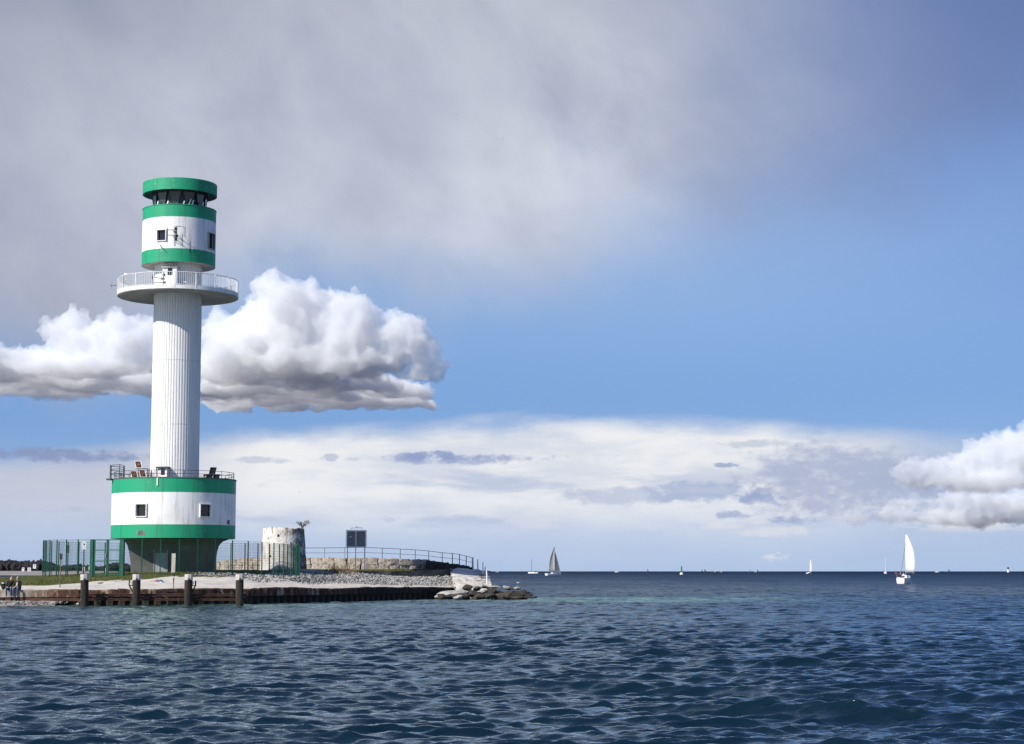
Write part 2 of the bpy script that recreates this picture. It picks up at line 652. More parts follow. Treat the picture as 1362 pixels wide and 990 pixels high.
cloud('low grey white cumulus row under the bright heap at the right edge',
      [(1345, 672, 44, 24), (1300, 682, 40, 20), (1252, 688, 34, 15), (1188, 684, 34, 15), (1135, 690, 26, 12), (1222, 692, 40, 9), (1290, 664, 60, 16), (1210, 668, 36, 10), (1310, 692, 80, 12), (1400, 672, 60, 28)],
      22000, 712, 9, far_soft, 14, bumps=26)


# ------------------------------------------------------------------ mesh helpers
class MB:
    """collects shapes that become ONE mesh object"""

    def __init__(self):
        self.v, self.f = [], []

    def add(self, vs, fs):
        o = len(self.v)
        self.v += [tuple(p) for p in vs]
        self.f += [tuple(i + o for i in f) for f in fs]
        return self

    def box(self, c, s, rot=None, taper=1.0):
        vs = []
        for dz in (-0.5, 0.5):
            k = taper if dz > 0 else 1.0
            for dx, dy in ((-.5, -.5), (.5, -.5), (.5, .5), (-.5, .5)):
                p = Vector((dx * s[0] * k, dy * s[1] * k, dz * s[2]))
                if rot is not None:
                    p = rot @ p
                vs.append(p + Vector(c))
        return self.add(vs, [(3, 2, 1, 0), (4, 5, 6, 7), (0, 1, 5, 4), (1, 2, 6, 5), (2, 3, 7, 6), (3, 0, 4, 7)])

    def tube(self, pts, r, n=6, caps=True):
        pts = [Vector(p) for p in pts]
        rs = r if isinstance(r, (list, tuple)) else [r] * len(pts)
        vs, fs = [], []
        for i, p in enumerate(pts):
            t = (pts[min(i + 1, len(pts) - 1)] - pts[max(i - 1, 0)]).normalized()
            a = t.cross(Vector((0, 0, 1)))
            if a.length < 1e-3:
                a = t.cross(Vector((0, 1, 0)))
            a.normalize()
            b = a.cross(t)
            for k in range(n):
                w = 2 * math.pi * (k + 0.5) / n
                vs.append(p + (a * math.cos(w) + b * math.sin(w)) * rs[i])
        for i in range(len(pts) - 1):
            for k in range(n):
                k2 = (k + 1) % n
                fs.append((i * n + k, i * n + k2, (i + 1) * n + k2, (i + 1) * n + k))
        if caps:
            fs.append(tuple(range(n))[::-1])
            fs.append(tuple((len(pts) - 1) * n + k for k in range(n)))
        return self.add(vs, fs)

    def lathe(self, prof, n=96, c=(0, 0, 0), caps=(False, False), close=False, rmul=None):
        """prof: [(r, z)...]"""
        vs, fs = [], []
        m = len(prof)
        for (r, z) in prof:
            for k in range(n):
                a = 2 * math.pi * k / n
                q = r * (rmul[k] if rmul else 1)
                vs.append((c[0] + q * math.sin(a), c[1] - q * math.cos(a), c[2] + z))
        for i in range(m - (0 if close else 1)):
            for k in range(n):
                k2 = (k + 1) % n
                i2 = (i + 1) % m
                fs.append((i * n + k, i * n + k2, i2 * n + k2, i2 * n + k))
        if caps[0]:
            fs.append(tuple(range(n))[::-1])
        if caps[1]:
            fs.append(tuple((m - 1) * n + k for k in range(n)))
        return self.add(vs, fs)

    def loft(self, rings, caps=(True, True), closed=True):
        n = len(rings[0])
        vs = [p for r in rings for p in r]
        fs = []
        for i in range(len(rings) - 1):
            for k in range(n if closed else n - 1):
                k2 = (k + 1) % n
                fs.append((i * n + k, i * n + k2, (i + 1) * n + k2, (i + 1) * n + k))
        if caps[0]:
            fs.append(tuple(range(n))[::-1])
        if caps[1]:
            fs.append(tuple((len(rings) - 1) * n + k for k in range(n)))
        return self.add(vs, fs)

    def build(self, name, mat, parent=None, smooth_angle=None, fix=False):
        me = bpy.data.meshes.new(name)
        me.from_pydata(self.v, [], self.f)
        if fix:
            bm = bmesh.new(); bm.from_mesh(me)
            bmesh.ops.recalc_face_normals(bm, faces=bm.faces)
            bm.to_mesh(me); bm.free()
        me.update()
        return obj(name, me, mat, parent, smooth_angle)


def obj(name, me, mat, parent=None, smooth_angle=None):
    o = bpy.data.objects.new(name, me)
    col.objects.link(o)
    if mat is not None:
        me.materials.append(MATS[mat] if isinstance(mat, str) else mat)
    if parent is not None:
        o.parent = parent
    if smooth_angle:
        me.polygons.foreach_set('use_smooth', np.ones(len(me.polygons), dtype=bool))
        try:
            me.set_sharp_from_angle(angle=R(smooth_angle))
        except Exception:
            pass
    return o


def tag(o, label=None, cat=None, group=None, kind=None):
    if label: o['label'] = label
    if cat: o['category'] = cat
    if group: o['group'] = group
    if kind: o['kind'] = kind
    return o


def thing(name, label, cat, loc=(0, 0, 0), rz=0.0, group=None):
    o = bpy.data.objects.new(name, None)
    o.empty_display_size = 0.3
    col.objects.link(o)
    o.location = loc
    o.rotation_euler = (0, 0, rz)
    return tag(o, label, cat, group)


def put(name, mesh_of, parent, loc=(0, 0, 0), rot=(0, 0, 0)):
    """another copy of a part, sharing its mesh"""
    o = bpy.data.objects.new(name, mesh_of.data)
    col.objects.link(o)
    o.parent = parent
    o.location = loc
    o.rotation_euler = rot
    return o


def rock(radius, seed, stretch=(1, 1, 1), sub=2, rough=0.35, flat=True):
    """an angular stone as a bmesh-free (verts, faces) pair"""
    bm = bmesh.new()
    bmesh.ops.create_icosphere(bm, subdivisions=sub, radius=1.0)
    rr = random.Random(seed)
    planes = [(Vector((rr.gauss(0, 1), rr.gauss(0, 1), rr.gauss(0, 1))).normalized(), rr.uniform(0.5, 0.85)) for _ in range(9)]
    off = Vector((rr.uniform(0, 50), rr.uniform(0, 50), rr.uniform(0, 50)))
    vs = []
    for v in bm.verts:
        p = v.co.copy()
        for n, d in planes:
            t = p.dot(n)
            if t > d:
                p -= n * (t - d) * 0.96
        p *= 1 + mnoise.noise(p * 1.8 + off) * rough * 0.6 + mnoise.noise(p * 4.5 + off) * rough * 0.22
        vs.append((p.x * stretch[0] * radius, p.y * stretch[1] * radius, p.z * stretch[2] * radius))
    fs = [tuple(v.index for v in f.verts) for f in bm.faces]
    bm.free()
    return vs, fs


def rough_block(sx, sy, sz, seed, amp=0.05, n=3):
    """a hewn block: a subdivided box with worn, uneven faces"""
    bm = bmesh.new()
    bmesh.ops.create_cube(bm, size=1.0)
    bmesh.ops.subdivide_edges(bm, edges=bm.edges[:], cuts=n, use_grid_fill=True)
    off = Vector((seed * 3.7 % 50, seed * 1.3 % 50, seed * 2.9 % 50))
    vs = []
    for v in bm.verts:
        p = Vector((v.co.x * sx, v.co.y * sy, v.co.z * sz))
        k = sum(abs(abs(c) - 0.5) < 1e-4 for c in v.co)
        p *= 1 - 0.045 * max(0, k - 1)
        d = Vector((mnoise.noise(p * 1.7 + off), mnoise.noise(p * 1.7 + off + Vector((9, 0, 0))), mnoise.noise(p * 1.7 + off + Vector((0, 9, 0)))))
        vs.append(tuple(p + d * amp + v.co * mnoise.noise(p * 5 + off) * amp))
    fs = [tuple(v.index for v in f.verts) for f in bm.faces]
    bm.free()
    return vs, fs


# ------------------------------------------------------------------ more materials
def mottled(name, c1, c2, scale=1.0, rough=0.7, c3=None, s3=6.0, t3=(0.58, 0.7), bump_h=0.0, bump_scale=8.0,
            stretch=(1, 1, 1), detail=6, metallic=0.0, spec=0.3, lo=0.35, hi=0.65, a3=1.0):
    m, nt, b = new_mat(name)
    p = obj_coord()
    x, y, z = sep(p)
    q = vec(x * stretch[0], y * stretch[1], z * stretch[2])
    n = noise(q, scale, detail, 0.6)
    c = mix(smooth(n, lo, hi), c1, c2)
    if c3:
        n3 = noise(q, s3, 6, 0.62, 0.4)
        c = mix(smooth(n3, t3[0], t3[1]) * a3, c, c3)
    link(c, b.inputs['Base Color'])
    b.inputs['Roughness'].default_value = rough
    b.inputs['Metallic'].default_value = metallic
    b.inputs['Specular IOR Level'].default_value = spec
    if bump_h:
        h = noise(q, bump_scale, 6, 0.65)
        link(bump(h, 1.0, bump_h), b.inputs['Normal'])
    return m


def G(v, r=1.0, g=1.0, b=1.0): return (v * r, v * g, v * b, 1)


def painted_wall(name, base, stain, flake, streak_amt=0.5, flake_t=(0.66, 0.72)):
    """weathered paint on concrete: run-off streaks, blotches and flaked spots"""
    m, nt, b = new_mat(name)
    p = obj_coord()
    x, y, z = sep(p)
    run = noise(vec(x * 3.0, y * 3.0, z * 0.22), 1.0, 6, 0.6)
    blot = noise(p, 0.7, 6, 0.6)
    spots = noise(p, 4.5, 5, 0.7)
    c = mix(smooth(run, 0.50, 0.72) * streak_amt, base, stain)
    c = mix(smooth(blot, 0.45, 0.75) * 0.35 * streak_amt, c, stain)
    c = mix(smooth(spots * 0.7 + blot * 0.3, flake_t[0], flake_t[1]) * 0.8, c, flake)
    link(c, b.inputs['Base Color'])
    link(smooth(blot, 0.3, 0.7, 0.42, 0.62), b.inputs['Roughness'])
    b.inputs['Specular IOR Level'].default_value = 0.35
    link(bump(noise(p, 9.0, 5, 0.6), 0.5, 0.012), b.inputs['Normal'])
    return m


painted_wall('white_paint', G(0.80, 1, 0.995, 0.98), G(0.50, 1, 0.97, 0.90), G(0.40, 1, 0.88, 0.74), 0.9, (0.645, 0.70))
painted_wall('white_shaft', G(0.76, 1, 0.995, 0.97), G(0.52, 1, 0.98, 0.93), G(0.5, 1, 0.95, 0.9), 0.45, (0.72, 0.78))
painted_wall('green_paint', (0.014, 0.315, 0.155, 1), (0.028, 0.185, 0.110, 1), (0.38, 0.50, 0.42, 1), 0.9, (0.612, 0.65))
mottled('raw_concrete', G(0.135, 1, 0.98, 0.93), G(0.10, 1, 0.97, 0.9), 0.8, 0.85, G(0.13, 1, 0.95, 0.85), 2.5, (0.6, 0.75), 0.02, 9)
mottled('dark_concrete', G(0.115, 1, 0.97, 0.9), G(0.06, 1, 1.0, 0.85), 0.9, 0.9, G(0.03, 1, 1.1, 0.8), 3.0, (0.55, 0.7), 0.03, 6)
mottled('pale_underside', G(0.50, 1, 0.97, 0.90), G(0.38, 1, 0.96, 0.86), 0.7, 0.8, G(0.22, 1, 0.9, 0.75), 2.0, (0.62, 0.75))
mottled('white_metal', G(0.78), G(0.66, 1, 0.98, 0.94), 3.0, 0.45, G(0.40, 1, 0.8, 0.6), 7.0, (0.66, 0.72))
mottled('dark_metal', G(0.040, 1, 1.05, 1.1), G(0.065, 1, 1, 1), 3.0, 0.5, G(0.10, 1.1, 0.8, 0.6), 9.0, (0.62, 0.7))
mottled('grey_metal', G(0.30, 0.97, 1, 1.03), G(0.22), 3.0, 0.45, metallic=0.3)
mottled('black_plate', G(0.018), G(0.03), 4.0, 0.5)
mottled('fence_green', (0.005, 0.062, 0.038, 1), (0.008, 0.090, 0.055, 1), 2.0, 0.5, (0.012, 0.05, 0.03, 1), 6.0)
mottled('door_blue', G(0.36, 0.90, 1, 1.08), G(0.28, 0.9, 1, 1.08), 2.0, 0.55)
mottled('pale_board', G(0.55, 1, 0.93, 0.80), G(0.42, 1, 0.92, 0.78), 2.0, 0.8, stretch=(8, 8, 0.6))
mottled('brown_panel', (0.055, 0.016, 0.010, 1), (0.11, 0.026, 0.014, 1), 5.0, 0.35)
mottled('rust', (0.17, 0.075, 0.042, 1), (0.075, 0.036, 0.026, 1), 1.1, 0.9, (0.34, 0.22, 0.14, 1), 2.6, (0.54, 0.66), 0.03, 7, detail=8)
mottled('tar_timber', (0.016, 0.013, 0.012, 1), (0.046, 0.036, 0.030, 1), 1.6, 0.85, (0.02, 0.028, 0.016, 1), 3.0, (0.55, 0.7), 0.03, 5, stretch=(5, 5, 0.5))
mottled('beam_steel', (0.045, 0.024, 0.018, 1), (0.090, 0.042, 0.028, 1), 1.5, 0.75, (0.16, 0.10, 0.075, 1), 4.0, (0.58, 0.68), 0.015, 6)
mottled('cap_white', G(0.62, 1, 0.97, 0.90), G(0.42, 1, 0.94, 0.84), 2.5, 0.7, G(0.16, 1, 0.72, 0.5), 4.0, (0.60, 0.70))
mottled('boulder_pale', G(0.46, 1, 0.95, 0.86), G(0.30, 1, 0.95, 0.86), 1.6, 0.9, G(0.15, 1, 0.9, 0.8), 5.0, (0.58, 0.7), 0.05, 5)
mottled('boulder_dark', G(0.028, 1, 0.95, 0.88), G(0.058, 1, 0.92, 0.82), 1.4, 0.85, G(0.03, 1, 1.05, 0.8), 3.5, (0.5, 0.68), 0.06, 5)
mottled('boulder_brown', (0.070, 0.052, 0.040, 1), (0.038, 0.029, 0.023, 1), 1.4, 0.9, (0.19, 0.155, 0.12, 1), 4.0, (0.58, 0.7), 0.06, 5)
mottled('rough_stone', G(0.50, 1, 0.89, 0.76), G(0.36, 1, 0.86, 0.72), 1.2, 0.95, G(0.14, 1, 0.82, 0.66), 2.8, (0.54, 0.66), 0.07, 4)
mottled('bleached_concrete', G(0.58, 1, 0.95, 0.86), G(0.42, 1, 0.94, 0.84), 1.2, 0.95, G(0.24, 1, 0.95, 0.84), 3.0, (0.58, 0.7), 0.06, 4, stretch=(0.6, 1, 2.5))
mottled('twig', (0.10, 0.075, 0.045, 1), (0.17, 0.13, 0.075, 1), 3.0, 0.9)
mottled('leaf', (0.055, 0.060, 0.030, 1), (0.085, 0.080, 0.045, 1), 4.0, 0.8)


def glass(name, c, rough=0.08):
    m, nt, b = new_mat(name)
    b.inputs['Base Color'].default_value = c
    b.inputs['Roughness'].default_value = rough
    b.inputs['Specular IOR Level'].default_value = 0.5
    return m


glass('window_glass', (0.012, 0.014, 0.018, 1))
glass('lantern_glass', (0.050, 0.058, 0.066, 1), 0.15)


# ------------------------------------------------------------------ lighthouse
TX, TY, TZ = -26.9, 148.0, 2.2


def tz(py):                       # height above the tower's foot of something seen on its silhouette
    return at(232, py, TY).z - TZ


def th_at(px, r, h=6.0):                # angle at which a wall of radius r round the tower is seen at a photo column
    lo, hi = -1.35, 1.35
    for _ in range(50):
        m = (lo + hi) / 2
        dep = (TY - r * math.cos(m)) * math.cos(PITCH) + (h + TZ - CAM_Z) * math.sin(PITCH)
        if 681 + FPX * (TX + r * math.sin(m)) / dep < px: lo = m
        else: hi = m
    return (lo + hi) / 2


def zf(py, r, th=-0.3):          # height of something seen on the front of such a wall
    return at(232, py, TY - r * math.cos(th)).z - TZ


def ring_pt(r, th, z=0.0):        # th = 0 faces the camera, positive to the right
    return Vector((r * math.sin(th), -r * math.cos(th), z))


def curved_wall(mb, r, z0, z1, openings=(), n=120, depth=0.22):
    """round wall with real openings: (th0, th1, za, zb)"""
    ths = set(round(2 * math.pi * k / n - math.pi, 5) for k in range(n))
    zs = {z0, z1}
    for (a, b, za, zb) in openings:
        ths = {t for t in ths if not (abs(t - a) < 0.012 or abs(t - b) < 0.012)}
        ths |= {a, b}
        zs |= {za, zb}
    ths, zs = sorted(ths), sorted(zs)
    base = len(mb.v)
    for z in zs:
        for t in ths:
            mb.v.append(tuple(ring_pt(r, t, z)))
    nt = len(ths)
    for i in range(len(zs) - 1):
        for k in range(nt):
            k2 = (k + 1) % nt
            tm = (ths[k] + (ths[k2] if k2 else ths[0] + 2 * math.pi)) / 2
            zm = (zs[i] + zs[i + 1]) / 2
            if any(a < tm < b and za < zm < zb for (a, b, za, zb) in openings):
                continue
            mb.f.append((base + i * nt + k, base + i * nt + k2, base + (i + 1) * nt + k2, base + (i + 1) * nt + k))
    for (a, b, za, zb) in openings:
        o = [ring_pt(r, a, za), ring_pt(r, b, za), ring_pt(r, b, zb), ring_pt(r, a, zb)]
        inn = [ring_pt(r - depth, a, za), ring_pt(r - depth, b, za), ring_pt(r - depth, b, zb), ring_pt(r - depth, a, zb)]
        mb.add(o + inn, [(0, 4, 5, 1), (1, 5, 6, 2), (2, 6, 7, 3), (3, 7, 4, 0)])
    return mb


def oriented(th):
    return Matrix.Rotation(th, 3, 'Z')


def wall_window(parent, r, th, w, zc, h, fw=0.065, pane='window_glass', proud=0.05, fm='white_metal'):
    """frame set round an opening, pane recessed in it"""
    rot = oriented(th)
    ctr = ring_pt(r, th, zc)
    f = MB()
    dr = w * w / (8 * r)
    out = -proud / 2 + dr / 2
    for sx in (-1, 1):
        f.box(ctr + rot @ Vector((sx * (w / 2 + fw / 2 - 0.02), out, 0)), (fw, 0.10 + proud + dr, h + 2 * fw - 0.04), rot)
    for sz in (-1, 1):
        f.box(ctr + rot @ Vector((0, out, sz * (h / 2 + fw / 2 - 0.02))), (w - 0.044, 0.096 + proud + dr, fw), rot)
    fo = f.build('window', fm, parent)
    g = MB().box(ctr + rot @ Vector((0, 0.13 + dr, 0)), (w - 0.04, 0.02, h - 0.04), rot)
    g.build('pane', pane, fo)
    return fo


def build_lighthouse():
    root = thing('lighthouse', 'tall white round lighthouse with green bands, a ring gallery and a wide drum foot', 'lighthouse', (TX, TY, TZ))
    # --- flared concrete foot
    zt = tz(717.5)
    rings = []
    for k, (z, wx, wy) in enumerate(((-0.5, 3.18, 1.75), (zt * 0.30, 3.28, 1.80), (zt * 0.62, 3.40, 1.90), (zt * 0.82, 3.54, 2.05), (zt * 0.93, 3.80, 2.4), (zt - 0.002, 4.25, 2.9))):
        wl = min(wx, 3.30 + 0.16 * z)
        rings.append([Vector(p) for p in ((-wl, wy * 0.35, z), (-wl, -wy * 0.25, z), (-wl + 0.34, -wy, z), (wx - 0.34, -wy, z), (wx, -wy * 0.25, z), (wx, wy * 0.35, z), (wx - 0.6, wy, z), (-wl + 0.6, wy, z))])
    MB().loft(rings, caps=(False, False)).build('foot', 'raw_concrete', root, 25)
    # door in the foot, seen through the fence
    dx = (216.5 - 681) / FPX * 146.2 - TX
    d = MB().box((dx, -1.86, 1.03), (0.92, 0.06, 2.02))
    door = d.build('door', 'door_blue', root)
    fr = MB()
    for s in (-1, 1):
        fr.box((dx + s * 0.52, -1.87, 1.07), (0.09, 0.14, 2.1))
    fr.box((dx, -1.87, 2.165), (1.13, 0.138, 0.09))
    fr.build('door_frame', 'grey_metal', root)
    MB().box((dx + 0.34, -1.92, 1.0), (0.14, 0.05, 0.04)).build('handle', 'dark_metal', door)
    # --- wide drum
    r1 = 4.87
    z0, z1, z2, z3 = tz(717), tz(699.5), tz(658), tz(639.2)
    m = MB()
    m.lathe([(4.4, z0 + 0.004), (r1 - 0.03, z0)], 120)
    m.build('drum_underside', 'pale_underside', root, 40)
    wins = [th_at(188.3, r1), th_at(273.6, r1)]
    vth, vth2 = th_at(188.5, r1), th_at(304.3, r1)
    wa, wb, va, vb_, ua, ub = zf(687, r1), zf(670.5, r1), zf(712, r1), zf(705.8, r1), zf(697, r1, 0.9), zf(691.3, r1, 0.9)
    for (name, za, zb, ops) in (('green_band', z0, z1, [(vth - 0.064, vth + 0.064, va, vb_)]), ('white_wall', z1, z2, [(t_ - 0.094, t_ + 0.094, wa, wb) for t_ in wins] + [(vth2 - 0.044, vth2 + 0.044, ua, ub)]), ('green_band', z2, z3, [])):
        w = curved_wall(MB(), r1, za, zb, ops)
        w.build(name, 'green_paint' if 'green' in name else 'white_paint', root, 30)
    h = wb - wa
    for th in wins:
        wall_window(root, r1, th, 0.94, (wa + wb) / 2, h)
    for th, zc, w, hh in ((vth, (va + vb_) / 2, 0.62, vb_ - va), (vth2, (ua + ub) / 2, 0.42, ub - ua)):
        rot = oriented(th)
        c = ring_pt(r1, th, zc)
        g = MB()
        g.box(c + rot @ Vector((0, 0.10, 0)), (w, 0.02, hh), rot)
        vg = g.build('vent', 'black_plate', root)
        sl = MB()
        for i in range(5):
            sl.box(c + rot @ Vector((0, 0.03, hh * (i - 2) / 5)), (w - 0.02, 0.08, hh * 0.09), rot)
        for s in (-1, 1):
            sl.box(c + rot @ Vector((s * (w / 2 - 0.012), 0.03, 0)), (0.05, 0.10, hh + 0.06), rot)
        sl.build('grille', 'grey_metal', vg)
    MB().lathe([(r1 + 0.035, z3 - 0.03), (r1 + 0.035, z3 + 0.05), (1.8, z3 + 0.052)], 120).build('roof_deck', 'raw_concrete', root, 30)
    # conduit stubs and stains' sources on the upper band
    MB().box(ring_pt(r1 + 0.03, th_at(209, r1), z3 - 0.33), (0.10, 0.05, 0.62), oriented(th_at(209, r1))).build('downpipe', 'white_metal', root)
    # --- roof railing
    zr = z3 + 0.05
    for k in range(26):
        th = 2 * math.pi * (k + 0.4) / 26
        MB().box(ring_pt(4.70, th, zr + 0.26), (0.035, 0.035, 0.52)).build('railing_post', 'dark_metal', root)
    rl = MB()
    for zz in (0.27, 0.53):
        rl.tube([ring_pt(4.70, 2 * math.pi * k / 64, zr + zz) for k in range(65)], 0.020, 5)
    rl.build('railing', 'dark_metal', root)
    # taller cage at the left edge over the ladder
    cg = MB()
    ths = [R(-92), R(-78), R(-58), R(-42)]
    cpts = [(ring_pt(5.08, R(-96)), ring_pt(5.08, R(-70))), ]
    P = [Vector((-4.92, -0.6, 0)), Vector((-4.70, -2.0, 0)), Vector((-3.75, -3.0, 0)), Vector((-3.75, -1.2, 0)), Vector((-4.2, 0.6, 0))]
    for p in P:
        cg.box(p + Vector((0, 0, zr + 0.52)), (0.06, 0.06, 1.06))
    for zz in (0.38, 0.72, 1.04):
        cg.tube([p + Vector((0, 0, zr + zz)) for p in P + [P[0]]], 0.026, 5)
    cg.build('ladder_cage', 'dark_metal', root)
    lb = MB()
    lb.box((-4.72, -1.85, zr - 0.06), (0.42, 0.5, 0.13), Matrix.Rotation(R(-20), 3, 'Z'))
    lb.build('ladder_bracket', 'dark_metal', root)
    # --- signal panels on the roof

    def panel(px, py, w, h, Y, face, tilt, lean):
        c = at(px, py, TY + Y) - Vector((TX, TY, TZ))
        rot = Matrix.Rotation(R(tilt), 3, 'Z') @ Matrix.Rotation(R(lean), 3, 'X') @ Matrix(((1, 0, -0.30 if face == 'brown_panel' else 0.22), (0, 1, 0), (0, 0, 1)))
        bo = MB().box(c, (w, 0.12, h), rot).build('signal_panel', face, root)
        fr = MB()
        for s in (-1, 1):
            fr.box(c + rot @ Vector((s * (w / 2 + 0.02), -0.02, 0)), (0.04, 0.20, h + 0.08), rot)
            fr.box(c + rot @ Vector((0, -0.02, s * (h / 2 + 0.02))), (w - 0.002, 0.196, 0.04), rot)
        fr.build('panel_frame', 'white_metal' if face == 'brown_panel' else 'dark_metal', bo)
        if face == 'brown_panel':
            ln = MB().lathe([(0.02, 0), (0.10, 0.0), (0.12, 0.05), (0.02, 0.09)], 12)
            ln.v = [tuple(c + rot @ Vector((v[0], -0.062 - v[2], v[1] - 0.05))) for v in ln.v]
            ln.build('lens', 'rust', bo, 40, fix=True)
        return bo
    for (px, py) in ((179.2, 631.3), (190.4, 630.3), (184.8, 618.3)):
        panel(px, py, 0.44, 0.50, -1.6, 'brown_panel', -8, -6)
    for (px, py) in ((283.0, 626.2), (278.2, 635.4), (287.4, 635.4)):
        panel(px, py, 0.42, 0.46, -0.8, 'black_plate', 12, 6)
    st = MB()

    def rp(px, py, Y): return at(px, py, TY + Y) - Vector((TX, TY, TZ))
    for px in (176.5, 184.5, 196.5):
        st.tube([rp(px, 641, -1.4), rp(px, 623 if px > 180 else 637, -1.4)], 0.035, 5)
    st.tube([rp(181, 623.6, -1.4), rp(197, 623.6, -1.4)], 0.03, 5)
    st.tube([rp(175, 637.3, -1.45), rp(197, 637.0, -1.45)], 0.03, 5)
    st.tube([rp(197.6, 640, -1.5), rp(198.4, 624, -1.5)], 0.04, 5)
    st.build('panel_stand', 'dark_metal', root)
    st = MB()
    for px in (271.5, 290.5):
        st.tube([rp(px, 641, -0.7), rp(px, 632, -0.7)], 0.06, 5)
    st.tube([rp(271, 632, -0.7), rp(291, 632, -0.7)], 0.06, 5)
    st.tube([rp(281, 632, -0.6), rp(283, 627, -0.6)], 0.05, 5)
    st.build('panel_stand', 'dark_metal', root)
    # --- fluted column
    nf = 54
    prof = []
    for k in range(nf):
        prof += [1.0, 1.002, 1.002, 1.0, 0.972]
    n = len(prof)
    zb, zc = z3 + 0.02, tz(352)
    zj1, zj2 = tz(567), tz(482.5)
    pr = [(1.92, zb)]
    for zj in (zj1, zj2):
        pr += [(1.91, zj - 0.035), (1.875, zj - 0.03), (1.875, zj + 0.03), (1.905, zj + 0.035)]
    pr += [(1.89, zc)]
    sh = MB().lathe(pr, n, rmul=prof)
    sh.build('column', 'white_shaft', root)
    # porch at the foot of the column
    th = th_at(217.2, 2.3)
    rot = oriented(th)
    pc = rp(217.0, 630, -2.0)
    pz = zf(623.0, 2.3)
    ctr = ring_pt(2.0, th_at(217.2, 2.0), 0)
    po = MB().box((ctr.x, ctr.y, (zr + pz) / 2), (0.78, 0.7, pz - zr), rot).build('porch', 'white_paint', root)
    MB().box((ctr.x, ctr.y - 0.06, pz + 0.06), (0.95, 0.95, 0.12), rot).build('canopy', 'dark_metal', po)
    MB().box(Vector((ctr.x, ctr.y, zf(627.2, 2.3))) + rot @ Vector((0.06, -0.36, 0)), (0.30, 0.04, 0.55), rot).build('window', 'window_glass', po)
    MB().tube([Vector((ctr.x, ctr.y, zr)) + rot @ Vector((-0.44, -0.45, 0)), Vector((ctr.x, ctr.y, pz)) + rot @ Vector((-0.44, -0.45, 0))], 0.035, 6).build('canopy_post', 'dark_metal', po)
    # --- gallery
    rg = 4.78
    zg0, zg1 = tz(396.2), tz(391.5)
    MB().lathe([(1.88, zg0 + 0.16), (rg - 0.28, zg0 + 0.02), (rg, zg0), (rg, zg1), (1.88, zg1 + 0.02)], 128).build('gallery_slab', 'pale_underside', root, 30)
    MB().lathe([(rg + 0.004, zg0 + 0.05), (rg + 0.04, zg0 + 0.05), (rg + 0.04, zg1 + 0.05), (rg + 0.004, zg1 + 0.05)], 128, close=True).build('gallery_rim', 'white_paint', root, 30)
    ztop = zg1 + 1.08
    bal = MB()
    nb = 190
    for k in range(nb):
        t = 2 * math.pi * k / nb
        c = ring_pt(rg - 0.02, t)
        bal.box((c.x, c.y, (zg1 + ztop) / 2 + 0.03), (0.023, 0.023, ztop - zg1 - 0.10), oriented(t))
    tag(bal.build('balusters', 'white_metal', root), kind='stuff')
    for k in range(18):
        t = 2 * math.pi * (k + 0.35) / 18
        c = ring_pt(rg + 0.03, t)
        MB().box((c.x, c.y, (zg0 + ztop) / 2), (0.055, 0.05, ztop - zg0 + 0.02), oriented(t)).build('railing_post', 'white_metal', root)
    rl = MB()
    rl.tube([ring_pt(rg - 0.02, 2 * math.pi * k / 96, ztop) for k in range(97)], 0.030, 6)
    rl.tube([ring_pt(rg - 0.02, 2 * math.pi * k / 96, zg1 + 0.12) for k in range(97)], 0.022, 5)
    rl.build('handrail', 'white_metal', root)
    # door housing on the gallery
    th = th_at(226.5, 2.2, 24.0)
    rot = oriented(th)
    zt2 = zf(357.0, 2.2)
    c = ring_pt(1.95, th, 0)
    hs = MB().box((c.x, c.y, (zg1 + zt2) / 2 + 0.02), (1.15, 0.9, zt2 - zg1), rot).build('door_housing', 'white_paint', root)
    MB().box(Vector((c.x, c.y, zf(362, 2.2))) + rot @ Vector((0.04, -0.46, 0)), (0.36, 0.05, 0.55), rot).build('window', 'window_glass', hs)
    MB().box(Vector((c.x, c.y, zt2 + 0.05)) + rot @ Vector((0, -0.04, 0)), (1.3, 1.05, 0.08), rot).build('canopy', 'pale_underside', hs)
    VT = th_at(242.5, 2.1, 23.0)
    c = ring_pt(2.0, VT, zf(379.5, 2.1))
    vb = MB().box(c, (0.62, 0.35, 0.62), oriented(VT)).build('vent_box', 'white_paint', root)
    gr = MB()
    for i in range(5):
        gr.box(c + oriented(VT) @ Vector(((i - 2) * 0.105, -0.185, 0)), (0.055, 0.03, 0.46), oriented(VT))
    gr.build('grille', 'black_plate', vb)
    # instruments on the gallery rail
    eq = MB()
    a = rp(157.5, 380, -0.2)
    eq.tube([a, a + Vector((-0.65, 0, 0.03))], 0.035, 5)
    eq.tube([a + Vector((-0.55, 0, -0.25)), a + Vector((-0.55, 0, 0.3))], 0.025, 5)
    eq.tube([a + Vector((-0.62, -0.3, 0.03)), a + Vector((-0.62, 0.3, 0.03))], 0.025, 5)
    eq.build('rail_antenna', 'grey_metal', root)
    a = rp(167.5, 372, -2.2)
    ins = MB().tube([a, a + Vector((0, 0, 0.34))], 0.025, 5).box(a + Vector((-0.02, 0, 0.42)), (0.28, 0.2, 0.17)).build('weather_sensor', 'white_metal', root)
    cam_ = MB()
    a = rp(203.5, 372, -4.3)
    cam_.tube([a + Vector((0, 0, -0.7)), a + Vector((0, 0, 0.45))], 0.035, 5)
    b = rp(217.5, 372, -4.3)
    cam_.tube([b + Vector((0, 0, -0.6)), b + Vector((0, 0, 0.62))], 0.045, 5)
    cam_.tube([a + Vector((0, 0, 0.2)), b + Vector((0, 0, 0.05))], 0.03, 5)
    cam_.tube([a + Vector((0, 0, -0.2)), b + Vector((0, 0, -0.25))], 0.03, 5)
